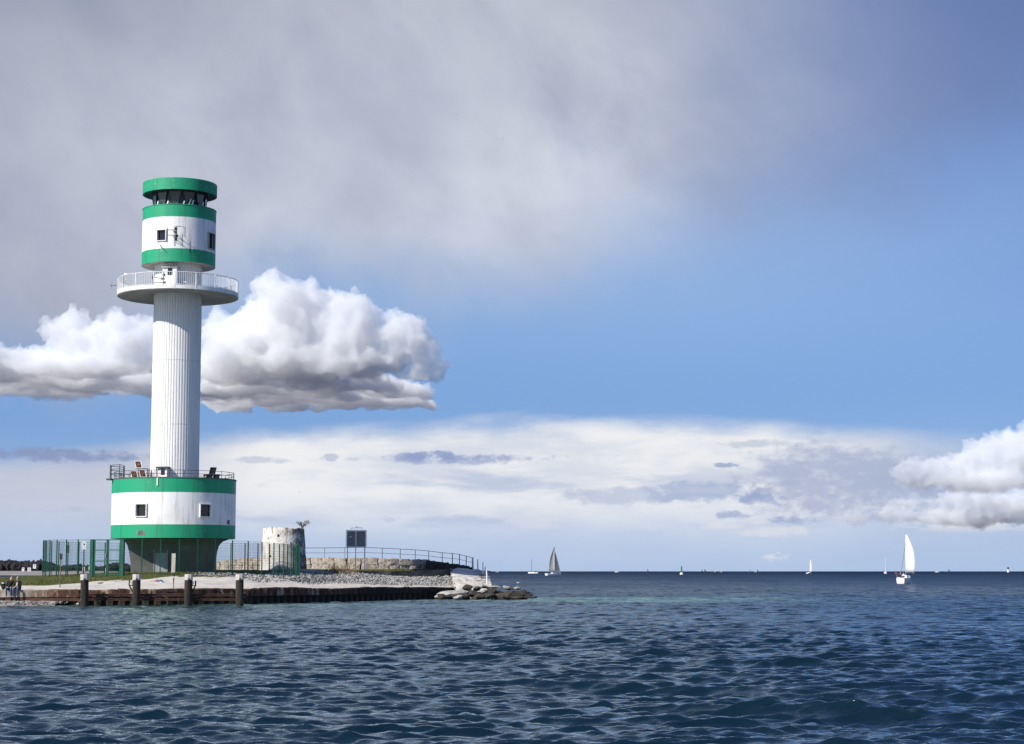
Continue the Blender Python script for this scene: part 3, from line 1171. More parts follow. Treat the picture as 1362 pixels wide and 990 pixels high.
    for k, (ddx, ddz) in enumerate(((0.05, 0.35), (-0.05, 0.05), (0.08, -0.25), (-0.04, -0.5))):
        cam_.box(b + Vector((ddx, -0.1, ddz)), (0.20, 0.22, 0.15), Matrix.Rotation(k, 3, 'Z'))
    cam_.box(a + Vector((0, -0.05, 0.15)), (0.14, 0.15, 0.2))
    cam_.build('instrument_arm', 'dark_metal', root)
    # --- cabin
    rc = 2.93
    c0, c1, c2, c3 = tz(355.5), tz(338.5), tz(297), tz(281.5)
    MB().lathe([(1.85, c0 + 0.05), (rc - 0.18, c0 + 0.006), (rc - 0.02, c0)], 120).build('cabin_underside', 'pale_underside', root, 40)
    w1, w2 = th_at(215.2, rc, 27.0), th_at(281.0, rc, 27.0)
    wz0, wz1, yz0, yz1 = zf(320.3, rc), zf(305.8, rc), zf(329, rc, 0.9), zf(308.5, rc, 0.9)
    for (name, za, zb, ops) in (('green_band', c0, c1, []), ('white_wall', c1, c2, [(w1 - 0.135, w1 + 0.135, wz0, wz1), (w2 - 0.155, w2 + 0.155, yz0, yz1)]), ('green_band', c2, c3, [])):
        curved_wall(MB(), rc, za, zb, ops).build(name, 'green_paint' if 'green' in name else 'white_paint', root, 30)
    wall_window(root, rc, w1, 0.78, (wz0 + wz1) / 2, wz1 - wz0)
    wall_window(root, rc, w2, 0.90, (yz0 + yz1) / 2, yz1 - yz0, fm='grey_metal')
    MB().lathe([(rc, c3), (rc + 0.03, c3 + 0.002), (rc + 0.03, c3 + 0.06), (1.7, c3 + 0.07)], 120).build('cabin_ledge', 'green_paint', root, 30)
    # lamp bracket and thin grey bars stepping down across the cabin wall
    br = MB()

    def cp(px, py, out): # point in front of the cabin wall
        p = rp(px, py, -3)
        th_ = math.asin(max(-0.99, min(0.99, p.x / (rc + out))))
        q = ring_pt(rc + out, th_)
        return Vector((q.x, q.y, at(px, py, TY + q.y).z - TZ))
    br.tube([cp(224, 303, 0.45), cp(224, 318, 0.45)], 0.03, 5)
    br.tube([cp(237.2, 301, 0.75), cp(237.2, 322, 0.75)], 0.03, 5)
    for py in (306, 313):
        br.tube([cp(224, py, 0.45), cp(237, py, 0.75)], 0.025, 5)
        br.tube([cp(229, py, 0.05), cp(231, py, 0.60)], 0.03, 5)
    for (px, py) in ((236, 304.5), (235.6, 309), (236.4, 314), (236, 318.5)):
        br.box(cp(px, py, 0.80), (0.20, 0.22, 0.20), Matrix.Rotation(px, 3, 'Z'))
    br.build('lamp_bracket', 'dark_metal', root)
    MB().tube([cp(212, 326, 0.02), cp(217, 331, 0.35)], 0.03, 5).build('wall_bracket', 'dark_metal', root)
    fl = MB()
    for k in range(5):
        fl.tube([cp(232 + k * 8.5, 300.5 + k * 9.0, 0.06), cp(232 + k * 8.5, 316 + k * 9.0, 0.06)], 0.012, 4)
    fl.tube([cp(232, 300.5, 0.06), cp(243.5, 300.5, 0.06), cp(243.5, 313, 0.06), cp(266, 336, 0.06)], 0.014, 4)
    fl.build('wall_bars', 'grey_metal', root)
    # --- lantern room
    l0, l1 = c3 + 0.07, tz(259.0)
    rt, rb = 2.16, 2.06
    MB().lathe([(1.55, l0), (1.55, l1)], 48).build('lantern_core', 'black_plate', root, 40)
    gus = MB()
    npn = 12
    for k in range(npn):
        t = 2 * math.pi * k / npn
        hw = R(360 / npn / 2)
        top = [ring_pt(rt / math.cos(hw) * 1.0, t - hw * 0.93, l1), ring_pt(rt / math.cos(hw), t + hw * 0.93, l1)]
        bot = [ring_pt(rb, t - hw * 0.30, l0), ring_pt(rb, t + hw * 0.30, l0)]
        inn = Vector((-math.sin(t), math.cos(t), 0)) * 0.05
        vs = [bot[0], bot[1], top[1], top[0]]
        vs += [v + inn for v in vs]
        pn = MB().add(vs, [(0, 1, 2, 3), (7, 6, 5, 4), (0, 4, 5, 1), (1, 5, 6, 2), (2, 6, 7, 3), (3, 7, 4, 0)])
        po = pn.build('lantern_pane', 'lantern_glass', root)
        t2 = t + hw
        gus.add([ring_pt(rb - 0.12, t + hw * 0.32, l0), ring_pt(rb - 0.12, t + hw * 1.68, l0), ring_pt(rt - 0.06, t2 + hw * 0.10, l1), ring_pt(rt - 0.06, t2 - hw * 0.10, l1)], [(0, 1, 2, 3)])
        for s in (-1, 1):
            fr = MB().tube([ring_pt(rb + 0.01, t + s * hw * 0.31, l0), ring_pt(rt / math.cos(hw) + 0.01, t + s * hw * 0.95, l1)], 0.022, 4)
            fr.build('pane_frame', 'dark_metal', po)
    gus.build('gusset', 'dark_metal', root)
    for (tt, hh) in ((-38, 0.42), (-14, 0.36), (18, 0.40), (30, 0.55), (36, 0.5), (62, 0.5)):
        c = ring_pt(2.32, R(tt), l0 + hh / 2)
        MB().box(c, (0.09, 0.06, hh), oriented(R(tt)) @ Matrix.Rotation(R(18), 3, 'Y')).build('ledge_fitting', 'white_metal', root)
    # --- green roof disc
    rd = 2.97
    d0, d1 = tz(261.2), tz(246.0)
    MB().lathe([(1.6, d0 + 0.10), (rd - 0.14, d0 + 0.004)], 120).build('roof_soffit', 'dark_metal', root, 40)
    MB().lathe([(rd - 0.14, d0 + 0.004), (rd - 0.12, d0), (rd, d0), (rd, d1 - 0.03), (rd - 0.03, d1), (0.3, d1 + 0.12)], 120, caps=(False, True)).build('roof_disc', 'green_paint', root, 30)
    # board leaning by the door
    b = thing('board', 'pale upright board standing beside the lighthouse door', 'board', (at(230.5, 761, 143.6).x, 143.6, TZ - 0.02))
    MB().box((0, 0, 0.74), (0.30, 0.05, 1.48), Matrix.Rotation(R(-4), 3, 'X')).build('plank', 'pale_board', b)
    return root


build_lighthouse()


# ------------------------------------------------------------------ the spit of land
def wx(px, D): return (px - 681.0) / FPX * D


QUAY = [(-78.0, 126.0), (wx(0, 126), 126.0), (wx(117, 126.5), 126.5), (wx(220, 128), 128.0), (wx(330, 132), 132.0), (wx(430, 140), 140.0), (wx(520, 149), 149.0), (wx(598, 157), 157.0)]
qx = np.array([p[0] for p in QUAY]); qy = np.array([p[1] for p in QUAY])
bx_ = np.array([-78, -44, -38.5, -35, -30, -20, -3.0]); by_ = np.array([138, 139, 148, 160, 170, 178, 184.0])
_gp = [(0, 784, 127), (60, 784.5, 127), (117, 783.8, 127.5), (220, 783, 129), (330, 783.5, 133), (430, 783, 141), (520, 782, 150), (598, 781.5, 158),
       (0, 780, 131), (60, 779, 133), (117, 775.5, 134), (180, 772, 134.5), (250, 769.8, 135), (300, 769, 136), (330, 771, 137),
       (63, 766.5, 148), (90, 766, 143), (125, 765.5, 140.5), (167, 764.5, 139), (229, 764.5, 138), (290, 765.5, 140), (330, 766, 140.5), (360, 769, 142),
       (232, 761.8, 146), (180, 762, 147), (290, 762, 147), (388, 772, 145), (395, 769, 150),
       (400, 777.5, 143), (470, 776.5, 148), (520, 777, 153), (590, 777.5, 160), (345, 776, 138),
       (400, 765, 150), (470, 764.5, 155), (520, 769, 158), (600, 768.5, 163), (560, 769.5, 161),
       (380, 758.5, 157), (300, 759.5, 160), (350, 758.5, 160), (470, 759.5, 162), (560, 759.0, 166), (420, 758.8, 162), (460, 759, 170), (300, 759.5, 172), (600, 757.5, 170), (140, 763, 158), (200, 761.5, 165)]
_P = np.array([[*at(*g)] for g in _gp] + [[-78, 127, 1.05], [-78, 133, 1.3], [-60, 134, 1.35], [-50, 130, 1.2]])
_d = np.hypot(_P[:, None, 0] - _P[None, :, 0], _P[:, None, 1] - _P[None, :, 1])
_A = np.vstack([np.hstack([_d, np.ones((len(_P), 1))]), np.hstack([np.ones((1, len(_P))), [[0]]])])
_W = np.linalg.solve(_A, np.append(_P[:, 2], 0))


def ground_np(x, y):
    x = np.asarray(x, float); y = np.asarray(y, float)
    out = np.full(x.shape, _W[-1])
    for (a, b, c), w in zip(_P, _W[:-1]):
        out = out + w * np.hypot(x - a, y - b)
    return out


def ground(x, y): return float(ground_np(np.array([x]), np.array([y]))[0])


def on_ground(px, py, lo=126.0, hi=176.0):
    """where the ray through a photo pixel meets the land"""
    d = direction(px, py)
    best = None
    for k in range(500):
        Y = lo + (hi - lo) * k / 499
        x, z = d.x / d.y * Y, CAM_Z + d.z / d.y * Y
        if ground(x, Y) >= z:
            return Vector((x, Y, z))
    return Vector((d.x / d.y * hi, hi, ground(d.x / d.y * hi, hi)))


# grass where the photo shows turf: a line of Y below which there is sand
gl_x = np.array([-78, wx(0, 131), wx(60, 133), wx(117, 134.5), wx(180, 135), wx(250, 135.5), wx(300, 137.5), wx(325, 141), wx(345, 147), wx(400, 156), wx(470, 159), wx(600, 163)])
gl_y = np.array([131.5, 131.5, 132.6, 134.0, 134.6, 135.4, 137.5, 141.5, 150, 157.0, 159.5, 164.0])


def build_ground():
    xs = np.arange(-78, -4.3, 0.42)
    vs_ = np.concatenate([np.linspace(0, 0.25, 34), np.linspace(0.255, 1, 60)])
    Xg, V = np.meshgrid(xs, vs_, indexing='ij')
    f0 = np.interp(Xg, qx, qy) + 0.30
    b0 = np.interp(Xg, bx_, by_)
    Yg = f0 + (b0 - f0) * V
    Z = ground_np(Xg, Yg)
    pts = np.stack([Xg.ravel(), Yg.ravel(), np.zeros(Xg.size)], -1)
    rough = (nfbm(pts * 0.9, 4, 0.55) * 0.10 + nfbm(pts * 0.18 + 9, 3) * 0.16).reshape(Xg.shape)
    edge = np.clip((V - 0.002) * 20, 0.25, 1)
    Z = Z + rough * edge
    Z[:, -1] = -0.8
    Z[:, -2] = np.minimum(Z[:, -2], 0.9)
    Z[-1, :] = -0.8
    n, m = Xg.shape
    co = np.stack([Xg, Yg, Z], -1).reshape(-1, 3)
    i = np.arange(n - 1)[:, None] * m + np.arange(m - 1)[None, :]
    q = np.stack([i, i + m, i + m + 1, i + 1], -1).reshape(-1, 4)
    me = bpy.data.meshes.new('ground')
    me.from_pydata(co.tolist(), [], q.tolist())
    a = me.attributes.new('turf', 'FLOAT', 'POINT')
    wob = nfbm(pts * 0.35 + 3, 4, 0.6).reshape(Xg.shape) * 2.6
    t = np.clip((Yg + wob - np.interp(Xg, gl_x, gl_y)) / 1.2 + 0.3, 0, 1)
    a.data.foreach_set('value', t.astype(np.float32).ravel())
    me.polygons.foreach_set('use_smooth', np.ones(len(me.polygons), dtype=bool))
    me.update()
    m_, nt, b = new_mat('sand_and_turf')
    at_ = nt.nodes.new('ShaderNodeAttribute'); at_.attribute_name = 'turf'
    p = world_pos()
    n1 = noise(p, 0.8, 6, 0.6)
    n2 = noise(p, 5.0, 6, 0.7)
    sand = mix(smooth(n1, 0.35, 0.65), G(0.50, 1, 0.92, 0.80), G(0.60, 1, 0.93, 0.82))
    sand = mix(smooth(n2, 0.56, 0.74) * 0.7, sand, G(0.24, 1, 0.92, 0.80))
    turf = mix(smooth(n2 * 0.6 + n1 * 0.4, 0.40, 0.62), (0.060, 0.075, 0.022, 1), (0.115, 0.115, 0.042, 1))
    turf = mix(smooth(n1, 0.58, 0.75) * 0.6, turf, (0.20, 0.165, 0.085, 1))
    c = mix(smooth(S(at_.outputs['Fac']) + (n2 - 0.5) * 0.9, 0.35, 0.65), sand, turf)
    link(c, b.inputs['Base Color'])
    b.inputs['Roughness'].default_value = 0.95
    b.inputs['Specular IOR Level'].default_value = 0.1
    link(bump(n2, 1.0, 0.06), b.inputs['Normal'])
    g = obj('ground', me, m_)
    g['kind'] = 'structure'

    # turf blades
    g_ = np.random.default_rng(3)
    mb = MB()
    mats_n = 0
    N = 26000
    X = g_.uniform(-46, -6, N)
    u = g_.random(N)
    yl = np.interp(X, gl_x, gl_y)
    Yb = yl - 1.2 + u ** 1.6 * 15
    Zb = ground_np(X, Yb)
    w = nfbm(np.stack([X, Yb, X * 0], -1) * 0.35 + 3, 4, 0.6) * 2.6
    pn = nfbm(np.stack([X, Yb, X * 0 + 5], -1) * 0.6, 3)
    back = np.interp(X, bx_, by_) - 0.8
    vs, fs = [], []
    for k in range(N):
        if Yb[k] + w[k] < yl[k] + 0.2 or Yb[k] > back[k] or pn[k] < -0.16:
            continue
        if (X[k] - TX) ** 2 / 11.5 + (Yb[k] - TY) ** 2 / 4.4 < 1:
            continue
        h = g_.uniform(0.05, 0.13) * (1.0 + max(0, pn[k]) * 1.6)
        a1 = g_.uniform(0, 6.28)
        wd = 0.020
        lx, ly = g_.normal(0, 0.07, 2)
        o = len(vs)
        vs += [(X[k] - wd * math.cos(a1), Yb[k] - wd * math.sin(a1), Zb[k] - 0.05), (X[k] + wd * math.cos(a1), Yb[k] + wd * math.sin(a1), Zb[k] - 0.05), (X[k] + lx, Yb[k] + ly, Zb[k] + h)]
        fs.append((o, o + 1, o + 2))
    mb.add(vs, fs)
    mottled('grass_blade', (0.060, 0.085, 0.022, 1), (0.135, 0.130, 0.045, 1), 0.7, 0.8, (0.22, 0.185, 0.09, 1), 1.3, (0.56, 0.7), spec=0.1)
    tag(mb.build('grass', 'grass_blade'), kind='stuff')


build_ground()


# ------------------------------------------------------------------ quay wall, piles, beams
def quay_at(s):
    """point and direction at path length s from the start of the quay"""
    for (a, b) in zip(QUAY[:-1], QUAY[1:]):
        L = math.hypot(b[0] - a[0], b[1] - a[1])
        if s <= L:
            t = s / L
            return Vector((a[0] + (b[0] - a[0]) * t, a[1] + (b[1] - a[1]) * t, 0)), Vector(((b[0] - a[0]) / L, (b[1] - a[1]) / L, 0))
        s -= L
    return Vector((*QUAY[-1], 0)), Vector((1, 0, 0))


QLEN = sum(math.hypot(b[0] - a[0], b[1] - a[1]) for a, b in zip(QUAY[:-1], QUAY[1:]))


def build_quay():
    root = thing('quay_wall', 'rusty sheet pile quay wall with a stained capping beam along the sand', 'quay wall', (wx(117, 126.5), 126.5, 0))
    o = Vector(root.location)
    m, nt, b = new_mat('quay_cap')
    p = world_pos()
    px, py, pz = sep(p)
    n1 = noise(vec(px * 1.0, py * 1.0, pz * 0.7), 0.9, 7, 0.62)
    n2 = noise(vec(px * 2.0, py * 2.0, pz * 0.9), 1.6, 7, 0.65)
    pale = mix(smooth(n2, 0.4, 0.6), G(0.40, 1, 0.88, 0.72), G(0.24, 1, 0.80, 0.62))
    rusty = mix(smooth(n2, 0.36, 0.62), (0.052, 0.029, 0.022, 1), (0.13, 0.066, 0.043, 1))
    rusty = mix(smooth(n1 * 0.5 + n2 * 0.5, 0.53, 0.60), rusty, (0.40, 0.30, 0.22, 1))
    dark = mix(smooth(n2, 0.4, 0.7), (0.020, 0.018, 0.016, 1), (0.060, 0.044, 0.034, 1))
    c = mix(smooth(px + (n1 - 0.5) * 9.0, -34.5, -30.0), pale, rusty)
    c = mix(smooth(px + (n1 - 0.5) * 8.0, -14.5, -10.5), c, dark)
    link(c, b.inputs['Base Color'])
    b.inputs['Roughness'].default_value = 0.9
    b.inputs['Specular IOR Level'].default_value = 0.15
    link(bump(n2, 1.0, 0.04), b.inputs['Normal'])
    rr = random.Random(4)
    s = 0.0
    while s < QLEN - 0.2:                                # capping beam in lengths with open joints
        L = min(rr.uniform(1.9, 2.6), QLEN - s)
        a, d = quay_at(s + 0.015)
        e, d2 = quay_at(s + L - 0.015)
        t = (e - a).normalized()
        nrm = Vector((t.y, -t.x, 0))
        za = ground(a.x, a.y + 0.5) + rr.uniform(-0.02, 0.05)
        ze = ground(e.x, e.y + 0.5) + rr.uniform(-0.02, 0.05)
        jig = rr.uniform(0, 0.04)
        rings = []
        K = 7
        for k in range(K):
            f = k / (K - 1)
            q = a.lerp(e, f)
            zt = za + (ze - za) * f + rr.uniform(-0.035, 0.02)
            fr = q + nrm * (0.20 + jig + rr.uniform(-0.015, 0.015))
            bk = q - nrm * 0.34
            rings.append([Vector((fr.x, fr.y, 0.56)) - o, Vector((bk.x, bk.y, 0.56)) - o, Vector((bk.x, bk.y, zt)) - o, Vector((fr.x - nrm.x * 0.05, fr.y - nrm.y * 0.05, zt)) - o, Vector((fr.x, fr.y, zt - 0.06)) - o])
        MB().loft(rings).build('capping_block', m, root, fix=True)
        s += L
    # sheet piles: one pan each
    mottled('sheet_steel', (0.018, 0.016, 0.013, 1), (0.042, 0.033, 0.022, 1), 1.5, 0.85, (0.055, 0.060, 0.035, 1), 2.0, (0.52, 0.66), 0.03, 6)
    s, k = 0.4, 0
    pan = MB()
    prof = [(-0.40, 0.0), (-0.30, 0.0), (-0.17, -0.22), (0.17, -0.22), (0.30, 0.0), (0.40, 0.0)]
    rings = [[Vector((x, y, z)) for (x, y) in prof] + [Vector((x, y + 0.03, z)) for (x, y) in prof[::-1]] for z in (-0.9, 0.555)]
    pan.loft(rings)
    first = None
    while s < QLEN - 0.3:
        q, d = quay_at(s)
        loc = Vector((q.x + d.y * -0.02, q.y + 0.02, 0)) - o
        rot = (0, 0, math.atan2(d.y, d.x))
        if first is None:
            first = pan.build('sheet_pile', 'sheet_steel', root, fix=True)
            first.location, first.rotation_euler = loc, rot
        else:
            put('sheet_pile', first, root, loc, rot)
        s += 0.80
    # backing behind the pans
    bk = MB()
    pts = [Vector((x, y + 0.32, 0)) - o for (x, y) in QUAY]
    bk.loft([[p_ + Vector((0, 0, -0.9)), p_ + Vector((0, 0, 0.55))] for p_ in pts], caps=(False, False), closed=False)
    bk.build('backing_plate', 'black_plate', root)
    # steel ledge along the left part, where the two people rest their feet
    lg = MB()
    a = Vector((-78, 125.72, 0.47)); e = Vector((wx(116, 126), 126.1, 0.47))
    t = (e - a).normalized(); ang = Matrix.Rotation(math.atan2(t.y, t.x), 3, 'Z')
    c = (a + e) / 2 - o
    lg.box(c, ((e - a).length, 0.30, 0.05), ang)
    lg.box(c + Vector((0, -0.13, -0.10)), ((e - a).length - 0.01, 0.04, 0.15), ang)
    lg.build('ledge', 'beam_steel', root)
    bolts = MB()
    for k in range(40):
        q = a.lerp(e, (k + 0.5) / 40) - o
        bolts.box(q + Vector((0, -0.06, 0.06)), (0.09, 0.09, 0.10))
    bolts.build('bolt_heads', 'beam_steel', root)


build_quay()

PILES = [(116.5, 123.4), (184.5, 123.6), (253.0, 123.8), (321.5, 124.0)]
for k, (px, D) in enumerate(PILES):
    lab = ['tarred mooring pile with white cap, leftmost, with stones at its foot', 'tarred mooring pile with white cap and a white block bracket on its left side',
           'tarred mooring pile with white cap and a white block bracket on its right side', 'tarred mooring pile with white cap, rightmost, below the riprap end of the fence'][k]
    t = thing('mooring_pile', lab, 'pile', (wx(px, D), D, 0), 0, 'mooring piles in front of the quay')
    t.rotation_euler = (R([0.4, -0.5, 0.2, 0.6][k]), R([-0.9, 0.5, 1.0, -0.4][k]), 0)
    rr = random.Random(k)
    prof = [(0.262 * (1 + rr.uniform(-.03, .03)), z) for z in (-1.5, -0.2, 0.3, 0.8, 1.3, 1.72)]
    tw = [1 + 0.035 * math.sin(k2 * 2.1 + k) for k2 in range(14)]
    MB().lathe(prof, 14, caps=(True, True), rmul=tw).build('pile', 'tar_timber', t, 40)
    zt = at(px, 764.0, D).z
    cp = MB().lathe([(0.235, 1.722), (0.275, 1.725), (0.278, zt - 0.05), (0.25, zt)], 8, caps=(True, True))
    cp.build('cap', 'cap_white', t, 30)
    MB().box((0.06, -0.275, 1.76), (0.14, 0.03, 0.16)).build('strap', 'black_plate', t)
    if k in (1, 2):
        s = -1 if k == 1 else 1
        b = MB()
        b.box((s * 0.36, 0, 1.36), (0.26, 0.22, 0.06))
        b.tube([(s * 0.24, 0, 0.95), (s * 0.46, 0, 1.34)], 0.05, 5)
        b.box((s * 0.47, 0, 1.53), (0.07, 0.2, 0.32))
        bo = b.build('bracket', 'tar_timber', t)
        MB().box((s * 0.345, 0, 1.525), (0.16, 0.18, 0.26)).build('block', 'cap_white', bo)
# double steel beam carried behind the piles
t = thing('fender_beam', 'long dark steel double beam running behind the mooring piles', 'beam', (wx(220, 124.4), 124.4, 0.6))
xa, xb = wx(108, 124.1) - t.location.x, wx(331, 124.4) - t.location.x
for (z, h) in ((0.13, 0.15), (-0.17, 0.12)):
    m = MB()
    m.box(((xa + xb) / 2, 0.0, z), (xb - xa, 0.22, h))
    m.box(((xa + xb) / 2, -0.14, z + h / 2 - 0.02), (xb - xa - 0.02, 0.10, 0.035))
    m.box(((xa + xb) / 2, -0.14, z - h / 2 + 0.02), (xb - xa - 0.02, 0.10, 0.035))
    m.build('rail', 'beam_steel', t)
m = MB()
for k in range(14):
    m.box((xa + (xb - xa) * (k + 0.5) / 14, 0.9, 0.0), (0.16, 1.75, 0.14))
m.build('tie', 'beam_steel', t)


# ------------------------------------------------------------------ loose stone
def stone_material():
    m, nt, b = new_mat('riprap_stone')
    a = nt.nodes.new('ShaderNodeAttribute'); a.attribute_name = 'shade'
    v = S(a.outputs['Fac'])
    p = world_pos()
    n = noise(p, 6.0, 5, 0.65)
    c = mix(v, G(0.045, 1, 0.96, 0.92), G(0.40, 1, 0.97, 0.92))
    c = mix(smooth(n, 0.52, 0.7) * 0.6, c, G(0.10, 1, 0.9, 0.8))
    link(c, b.inputs['Base Color'])
    b.inputs['Roughness'].default_value = 0.9
    link(bump(n, 1.0, 0.03), b.inputs['Normal'])
    return m


stone_material()


def scatter_stones(name, spots, mat='riprap_stone', sub=1):
    protos = [rock(1.0, 100 + k, sub=sub, rough=0.5) for k in range(14)]
    V, F, C = [], [], []
    rr = random.Random(12)
    for (p, r) in spots:
        vs, fs = protos[rr.randrange(14)]
        M = Matrix.Rotation(rr.uniform(0, 6.3), 3, Vector((rr.gauss(0, 1), rr.gauss(0, 1), rr.gauss(0, 1))).normalized()) @ Matrix.Diagonal((rr.uniform(.8, 1.3), rr.uniform(.7, 1.1), rr.uniform(.55, .9)))
        A = (np.array(vs) * r) @ np.array(M).T + np.array(p)
        o = len(V)
        V += A.tolist()
        F += [tuple(i + o for i in f) for f in fs]
        C += [rr.random() ** 0.8] * len(vs)
    me = bpy.data.meshes.new(name)
    me.from_pydata(V, [], F)
    at_ = me.attributes.new('shade', 'FLOAT', 'POINT')
    at_.data.foreach_set('value', np.array(C, np.float32))
    me.update()
    return obj(name, me, mat)


rr = random.Random(21)
spots = []
lo_line = ([wx(300, 137.5), wx(345, 138.5), wx(400, 143.2), wx(470, 148), wx(520, 152.5), wx(600, 160)], [138.2, 138.3, 143.0, 147.8, 152.2, 159.2])
hi_line = ([wx(262, 140), wx(300, 142), wx(345, 150), wx(400, 154), wx(470, 157.0), wx(520, 158.5), wx(600, 163)], [141.0, 143.5, 151, 154.5, 157.3, 158.6, 163.2])
while len(spots) < 5200:
    x = rr.uniform(-23.5, -5.2)
    y0_, y1_ = np.interp(x, *lo_line), np.interp(x, *hi_line)
    u = rr.betavariate(1.0, 1.0)
    y = y0_ + (y1_ - y0_) * u + rr.gauss(0, 0.5)
    if (x - TX) ** 2 + (y - TY) ** 2 < 8.0 ** 2:
        continue
    if x < -21 and rr.random() < 0.5:
        continue
    r = rr.uniform(0.06, 0.145) * (1.15 if u > 0.3 else 0.85)
    spots.append((Vector((x, y, ground(x, y) + r * 0.35)), r))
tag(scatter_stones('riprap', spots), kind='stuff')
# rubble at the waterline left and at the first pile
spots = []
for k in range(150):
    x = rr.uniform(-40, wx(98, 125.5)); y = 125.2 - abs(rr.gauss(0, 0.5))
    spots.append((Vector((x, y, 0.13 + rr.uniform(0, 0.14))), rr.uniform(0.05, 0.13)))
tag(scatter_stones('shore_rubble', spots), kind='stuff')
for k, (px, py, r) in enumerate(((103.5, 803.5, 0.13), (106.5, 800.5, 0.16), (109.5, 798.0, 0.14), (108.5, 803.6, 0.17), (111, 801.5, 0.15), (100.5, 804.3, 0.09), (112.2, 804.2, 0.12))):
    p = at(px, py, 123.9)
    vs, fs = rock(r, 300 + k, (1, 0.9, 0.8), 2)
    o = MB().add(vs, fs).build('stone', ['boulder_pale', 'boulder_brown'][k % 2], None)
    o.location = p
    tag(o, ['pale stone leading the small heap left of the leftmost pile', 'brown stone high on the left of the heap at the leftmost pile', 'pale stone topping the heap against the leftmost pile', 'biggest brown stone at the waterline of the heap by the leftmost pile', 'pale stone touching the leftmost pile, halfway up the heap', 'smallest brown stone, farthest left of the leftmost pile', 'pale stone at the water right under the leftmost pile'][k], 'stone', 'stones heaped at the leftmost pile')
# low spit of wet sand in front of the wall at the left
def sand_spit():
    n, m = 60, 16
    X = np.linspace(-52, wx(78, 125), n); V = np.linspace(0, 1, m)
    XX, VV = np.meshgrid(X, V, indexing='ij')
    front = 123.2 + np.clip((XX - wx(20, 125)) / 4.5, 0, 1) * 2.2 + np.sin(XX * 1.7) * 0.18
    YY = front + (126.2 - front) * VV
    pts = np.stack([XX.ravel(), YY.ravel(), XX.ravel() * 0], -1)
    ZZ = -0.12 + 0.50 * VV ** 0.8 + nfbm(pts * 1.4, 4).reshape(XX.shape) * 0.09
    i = np.arange(n - 1)[:, None] * m + np.arange(m - 1)[None, :]
    q = np.stack([i, i + m, i + m + 1, i + 1], -1).reshape(-1, 4)
    me = bpy.data.meshes.new('beach')
    me.from_pydata(np.stack([XX, YY, ZZ], -1).reshape(-1, 3).tolist(), [], q.tolist())
    me.polygons.foreach_set('use_smooth', np.ones(len(me.polygons), dtype=bool))
    mottled('wet_sand', G(0.34, 1, 0.90, 0.78), G(0.20, 1, 0.88, 0.74), 1.2, 0.8, G(0.10, 1, 0.95, 0.85), 3.0, (0.55, 0.7), 0.05, 6)
    tag(obj('beach', me, 'wet_sand'), kind='structure')


sand_spit()

# rock groyne at the tip: each boulder on its own
GROYNE = [  # px, py, width px, height px, depth, material, label
    (598, 789, 34, 13, 152.0, 'boulder_pale', 'broad pale flat slab at the left end of the rock tip'),
    (588, 792.5, 14, 8, 151.2, 'boulder_brown', 'small brown stone under the left end of the pale slab'),
    (610, 794, 12, 6, 151.0, 'boulder_pale', 'small pale block at the water under the pale slab'),
    (617, 792, 13, 9, 151.4, 'boulder_dark', 'dark stone right of the pale slab at the waterline'),
    (607, 793, 17, 6, 151.8, 'boulder_brown', 'flat brown stone wedged below the pale slab'),
    (623, 781, 12, 10, 153.5, 'boulder_brown', 'upright brown stone on top of the rock tip by the white slope'),
    (627, 789, 16, 13, 152.2, 'boulder_dark', 'black blocky stone in the middle of the rock tip'),
    (634, 782, 9, 8, 153.6, 'boulder_dark', 'dark pointed stone beside the upright brown stone'),
    (641, 786.5, 20, 5, 152.8, 'boulder_pale', 'thin pale slab lying across the dark stones'),
    (640, 792, 14, 9, 151.6, 'boulder_brown', 'tilted brown slab under the thin pale slab'),
    (650, 792, 15, 10, 151.6, 'boulder_dark', 'dark stone at the waterline in the middle of the rock tip'),
    (655, 785, 14, 13, 152.6, 'boulder_dark', 'tall black stone left of the big brown boulder'),
    (659, 780.5, 13, 5, 153.6, 'boulder_pale', 'pale flat stone behind the tall black stone'),
    (678, 790, 38, 15, 152.0, 'boulder_brown', 'biggest brown boulder at the right of the rock tip'),
    (697, 789.5, 18, 12, 152.3, 'boulder_dark', 'dark rounded boulder ending the rock tip on the right'),
    (673, 781, 8, 5, 153.0, 'boulder_pale', 'small pale stone on top of the big brown boulder'),
    (687, 782, 9, 6, 153.0, 'boulder_pale', 'bright pointed stone on the right top of the brown boulder'),
    (679, 783.0, 10, 4, 153.2, 'boulder_brown', 'flat brown stone between the two pale ones on top'),
    (708, 794.0, 14, 4, 152.0, 'boulder_dark', 'low dark stone awash beyond the right end of the rock tip'),
    (668, 794, 14, 7, 151.2, 'boulder_dark', 'dark stone at the water in front of the big brown boulder'),
    (645, 780.5, 9, 5, 153.8, 'boulder_brown', 'brown stone at the foot of the white slope'),
    (633, 795, 10, 5, 150.8, 'boulder_dark', 'small dark stone at the water in front of the black block'),
    (690, 794.5, 16, 5, 151.2, 'boulder_brown', 'brown stone at the waterline under the rounded dark boulder'),
]
for k, (px, py, w, h, D, mt, lab) in enumerate(GROYNE):
    p = at(px, py + h * 0.10, D)
    s = D / FPX
    vs, fs = rock(1.0, 500 + k, (w * s * 0.66, max(w, h) * s * 0.5, h * s * 0.47), 3, 0.36)
    o = MB().add(vs, fs).build('boulder', mt, None)
    o.location = p
    o.rotation_euler = (0, R(rr.uniform(-7, 7)), 0)
    tag(o, lab, 'boulder', 'boulders of the rock tip')
spots = []
for k in range(150):
    px = rr.uniform(584, 700)
    D = rr.uniform(151.2, 156)
    p = at(px, 790, D)
    spots.append((Vector((p.x, D, rr.uniform(-0.1, 0.30) + (D - 151) * 0.08)), rr.uniform(0.12, 0.26)))
